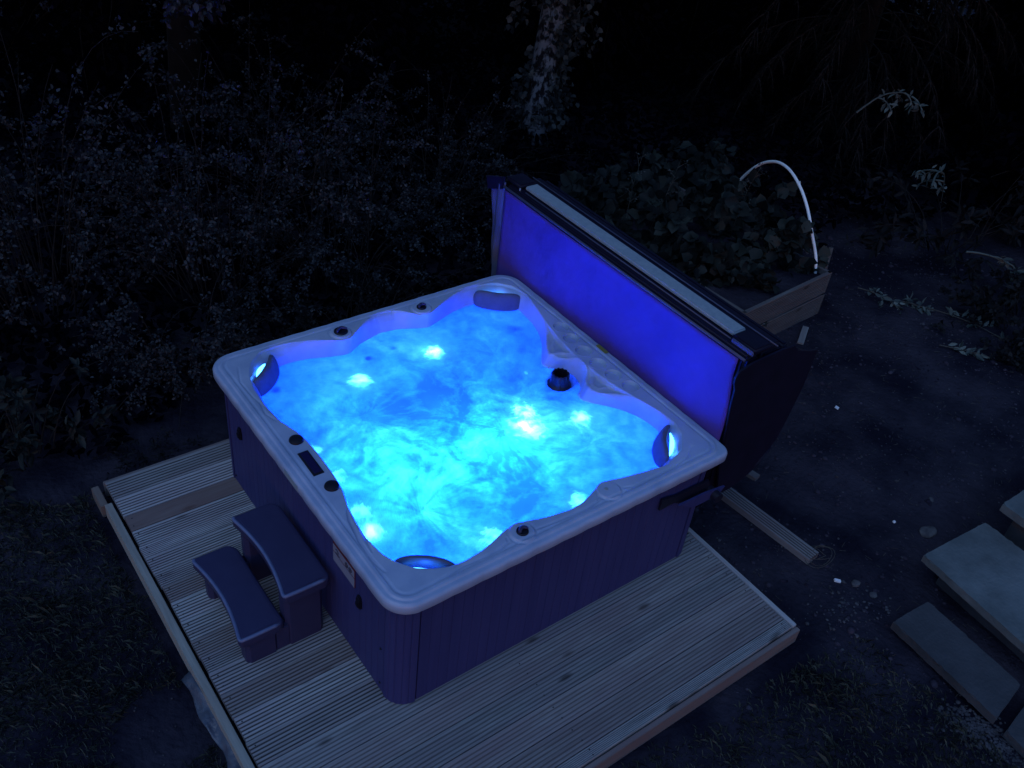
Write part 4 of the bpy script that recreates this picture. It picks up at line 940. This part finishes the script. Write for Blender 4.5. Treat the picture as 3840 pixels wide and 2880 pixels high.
for k, (x, y) in enumerate(((3.85, 2.75), (3.95, 2.6), (4.72, 2.35))):
    root = empty('tall_weed', (x, y, .22), label=('thin dry weed stalk, furthest left above the raised bed', 'thin dry weed stalk with seed heads beside the squash leaves', 'dry weed stalk inside the white hoop')[k], cat='weed', group='dry weed stalks')
    s = [arch((x, y, .22), RNG.uniform(0, 6), 1.4, .75, .25, 10, .05)]; s += [arch(s[0][i], RNG.uniform(0, 6.28), .8, .10, .3, 4) for i in (4, 5, 6, 7, 8, 9)]
    link('stem', stems_to_tubes('stem', s, .003, .001), M_twig, root); link('foliage', leafmesh('foliage', *along(s[1:], 12, .02, .010, .9, .3)), M_leafI, root)
# dark leaf cover added below the far trees to blacken the ground
n_ = 75000; ux = RNG.uniform(-4, 14, n_); uy = RNG.uniform(-1, 11, n_); keep = ((uy > 4.9 - .0 * ux) & (ux < 6.5)) | ((uy > 3.38) & (ux > 3.6)) | ((uy > 2.75 + .25 * np.sin(ux * 3)) & (ux > -1.6)) | ((ux > 5.7) & (uy > 2.2)) | ((ux >= 6.5) & (uy > 2.0)) | ((ux > 7.6) & (uy > -1)); ux, uy = ux[keep], uy[keep]; n_ = len(ux)
uz = np.array([G + .20 * max(0, noise.noise((a * 1.2, b * 1.2, 3)) + .45) for a, b in zip(ux, uy)]) * 1.0; uz = np.maximum(uz * RNG.uniform(.2, 1.6, n_), G + .005)
Dn = RNG.normal(0, 1, (n_, 3)); Dn[:, 2] = abs(Dn[:, 2]) * .6; Nn_ = RNG.normal(0, .7, (n_, 3)) + (0, 0, .8)
link('undergrowth', leafmesh('undergrowth', np.stack([ux, uy, uz], -1), Dn, Nn_, RNG.uniform(.05, .13, n_), RNG.uniform(.03, .07, n_)), M_leafN, None, kind='stuff', label='dark tangled leaf cover added to darken the ground at the back', cat='undergrowth')
# trees closing the garden behind, night darkness put into their near-black leaves
for k, (x, y, r, h, lab) in enumerate(((-3.2, 7.6, 1.5, 4.2, 'black evergreen beyond the tall shrub in the top left corner'), (-.9, 8.2, 1.6, 4.6, 'black evergreen behind the hedge, left of the slanting branch'), (1.8, 8.8, 1.6, 4.6, 'black evergreen behind the hedge, right of the slanting branch'),
        (4.4, 9.4, 1.6, 4.8, 'black evergreen in the dark gap left of the leaning tree'), (7.2, 9.0, 1.6, 5.0, 'black evergreen directly behind the leaning tree'), (9.6, 7.6, 1.6, 5.2, 'black evergreen behind the hanging leafy spray'), (11.6, 6.6, 1.5, 5.0, 'black evergreen left of the picket fence at the top'), (6.9, 6.9, 1.3, 2.0, 'low black evergreen right of the leaning tree foot'), (8.9, 5.3, 1.3, 2.2, 'low black evergreen behind the drooping conifer'),
        (3.3, 6.6, 1.2, 1.6, 'low black evergreen just left of the leaning tree'), (10.6, 3.4, 1.2, 1.6, 'low black evergreen below the picket fence'), (8.9, 1.6, 1.1, 1.3, 'low black evergreen behind the long leaved shrub at the right edge'))):
    t = empty('evergreen_tree', (x, y, G), label=lab, cat='tree', group='black evergreens closing the garden')
    MB().tube([(x, y, G), (x + .1, y, h * .5), (x, y + .1, h)], [.14, .10, .03], 10).build('trunk', M_barkD, t, smooth=True)
    st_ = []
    for _ in range(150):
        z = G + h * RNG.uniform(.03, 1); rr = r * (1.12 - z / h * .85) * RNG.uniform(.7, 1.2); st_.append(arch((x, y, z), RNG.uniform(0, 6.28), RNG.uniform(-.1, .5), rr, .9, 8, .1))
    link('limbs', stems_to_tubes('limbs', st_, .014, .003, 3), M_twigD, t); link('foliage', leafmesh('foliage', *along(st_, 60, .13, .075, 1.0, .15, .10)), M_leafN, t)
# picket fence, far right
pf = empty('picket_fence', (11.2, 4.0, G), label='dark picket fence barely visible in the top right corner', cat='fence')
p0 = Vector((12.6, 6.0, G)); p1 = Vector((9.8, 1.6, G)); d = (p1 - p0); a = math.atan2(d.y, d.x)
for k in range(26):
    p = p0 + d * (k / 25); mb = MB(); mb.poly3([(0, 0, 0), (.09, 0, 0), (.09, 0, 1.15), (.045, 0, 1.22), (0, 0, 1.15)], .02, (0, 1, 0)); o = mb.build('picket', M_twig, pf)
    o.matrix_local = Matrix.Translation(p - pf.location) @ Matrix.Rotation(a, 4, 'Z')
for z in (.3, .9):
    o = MB().box((0, .02, 0), (d.length, .05, .07)).build('rail', M_twig, pf); o.matrix_local = Matrix.Translation(p0 + Vector((0, 0, z)) - pf.location) @ Matrix.Rotation(a, 4, 'Z')
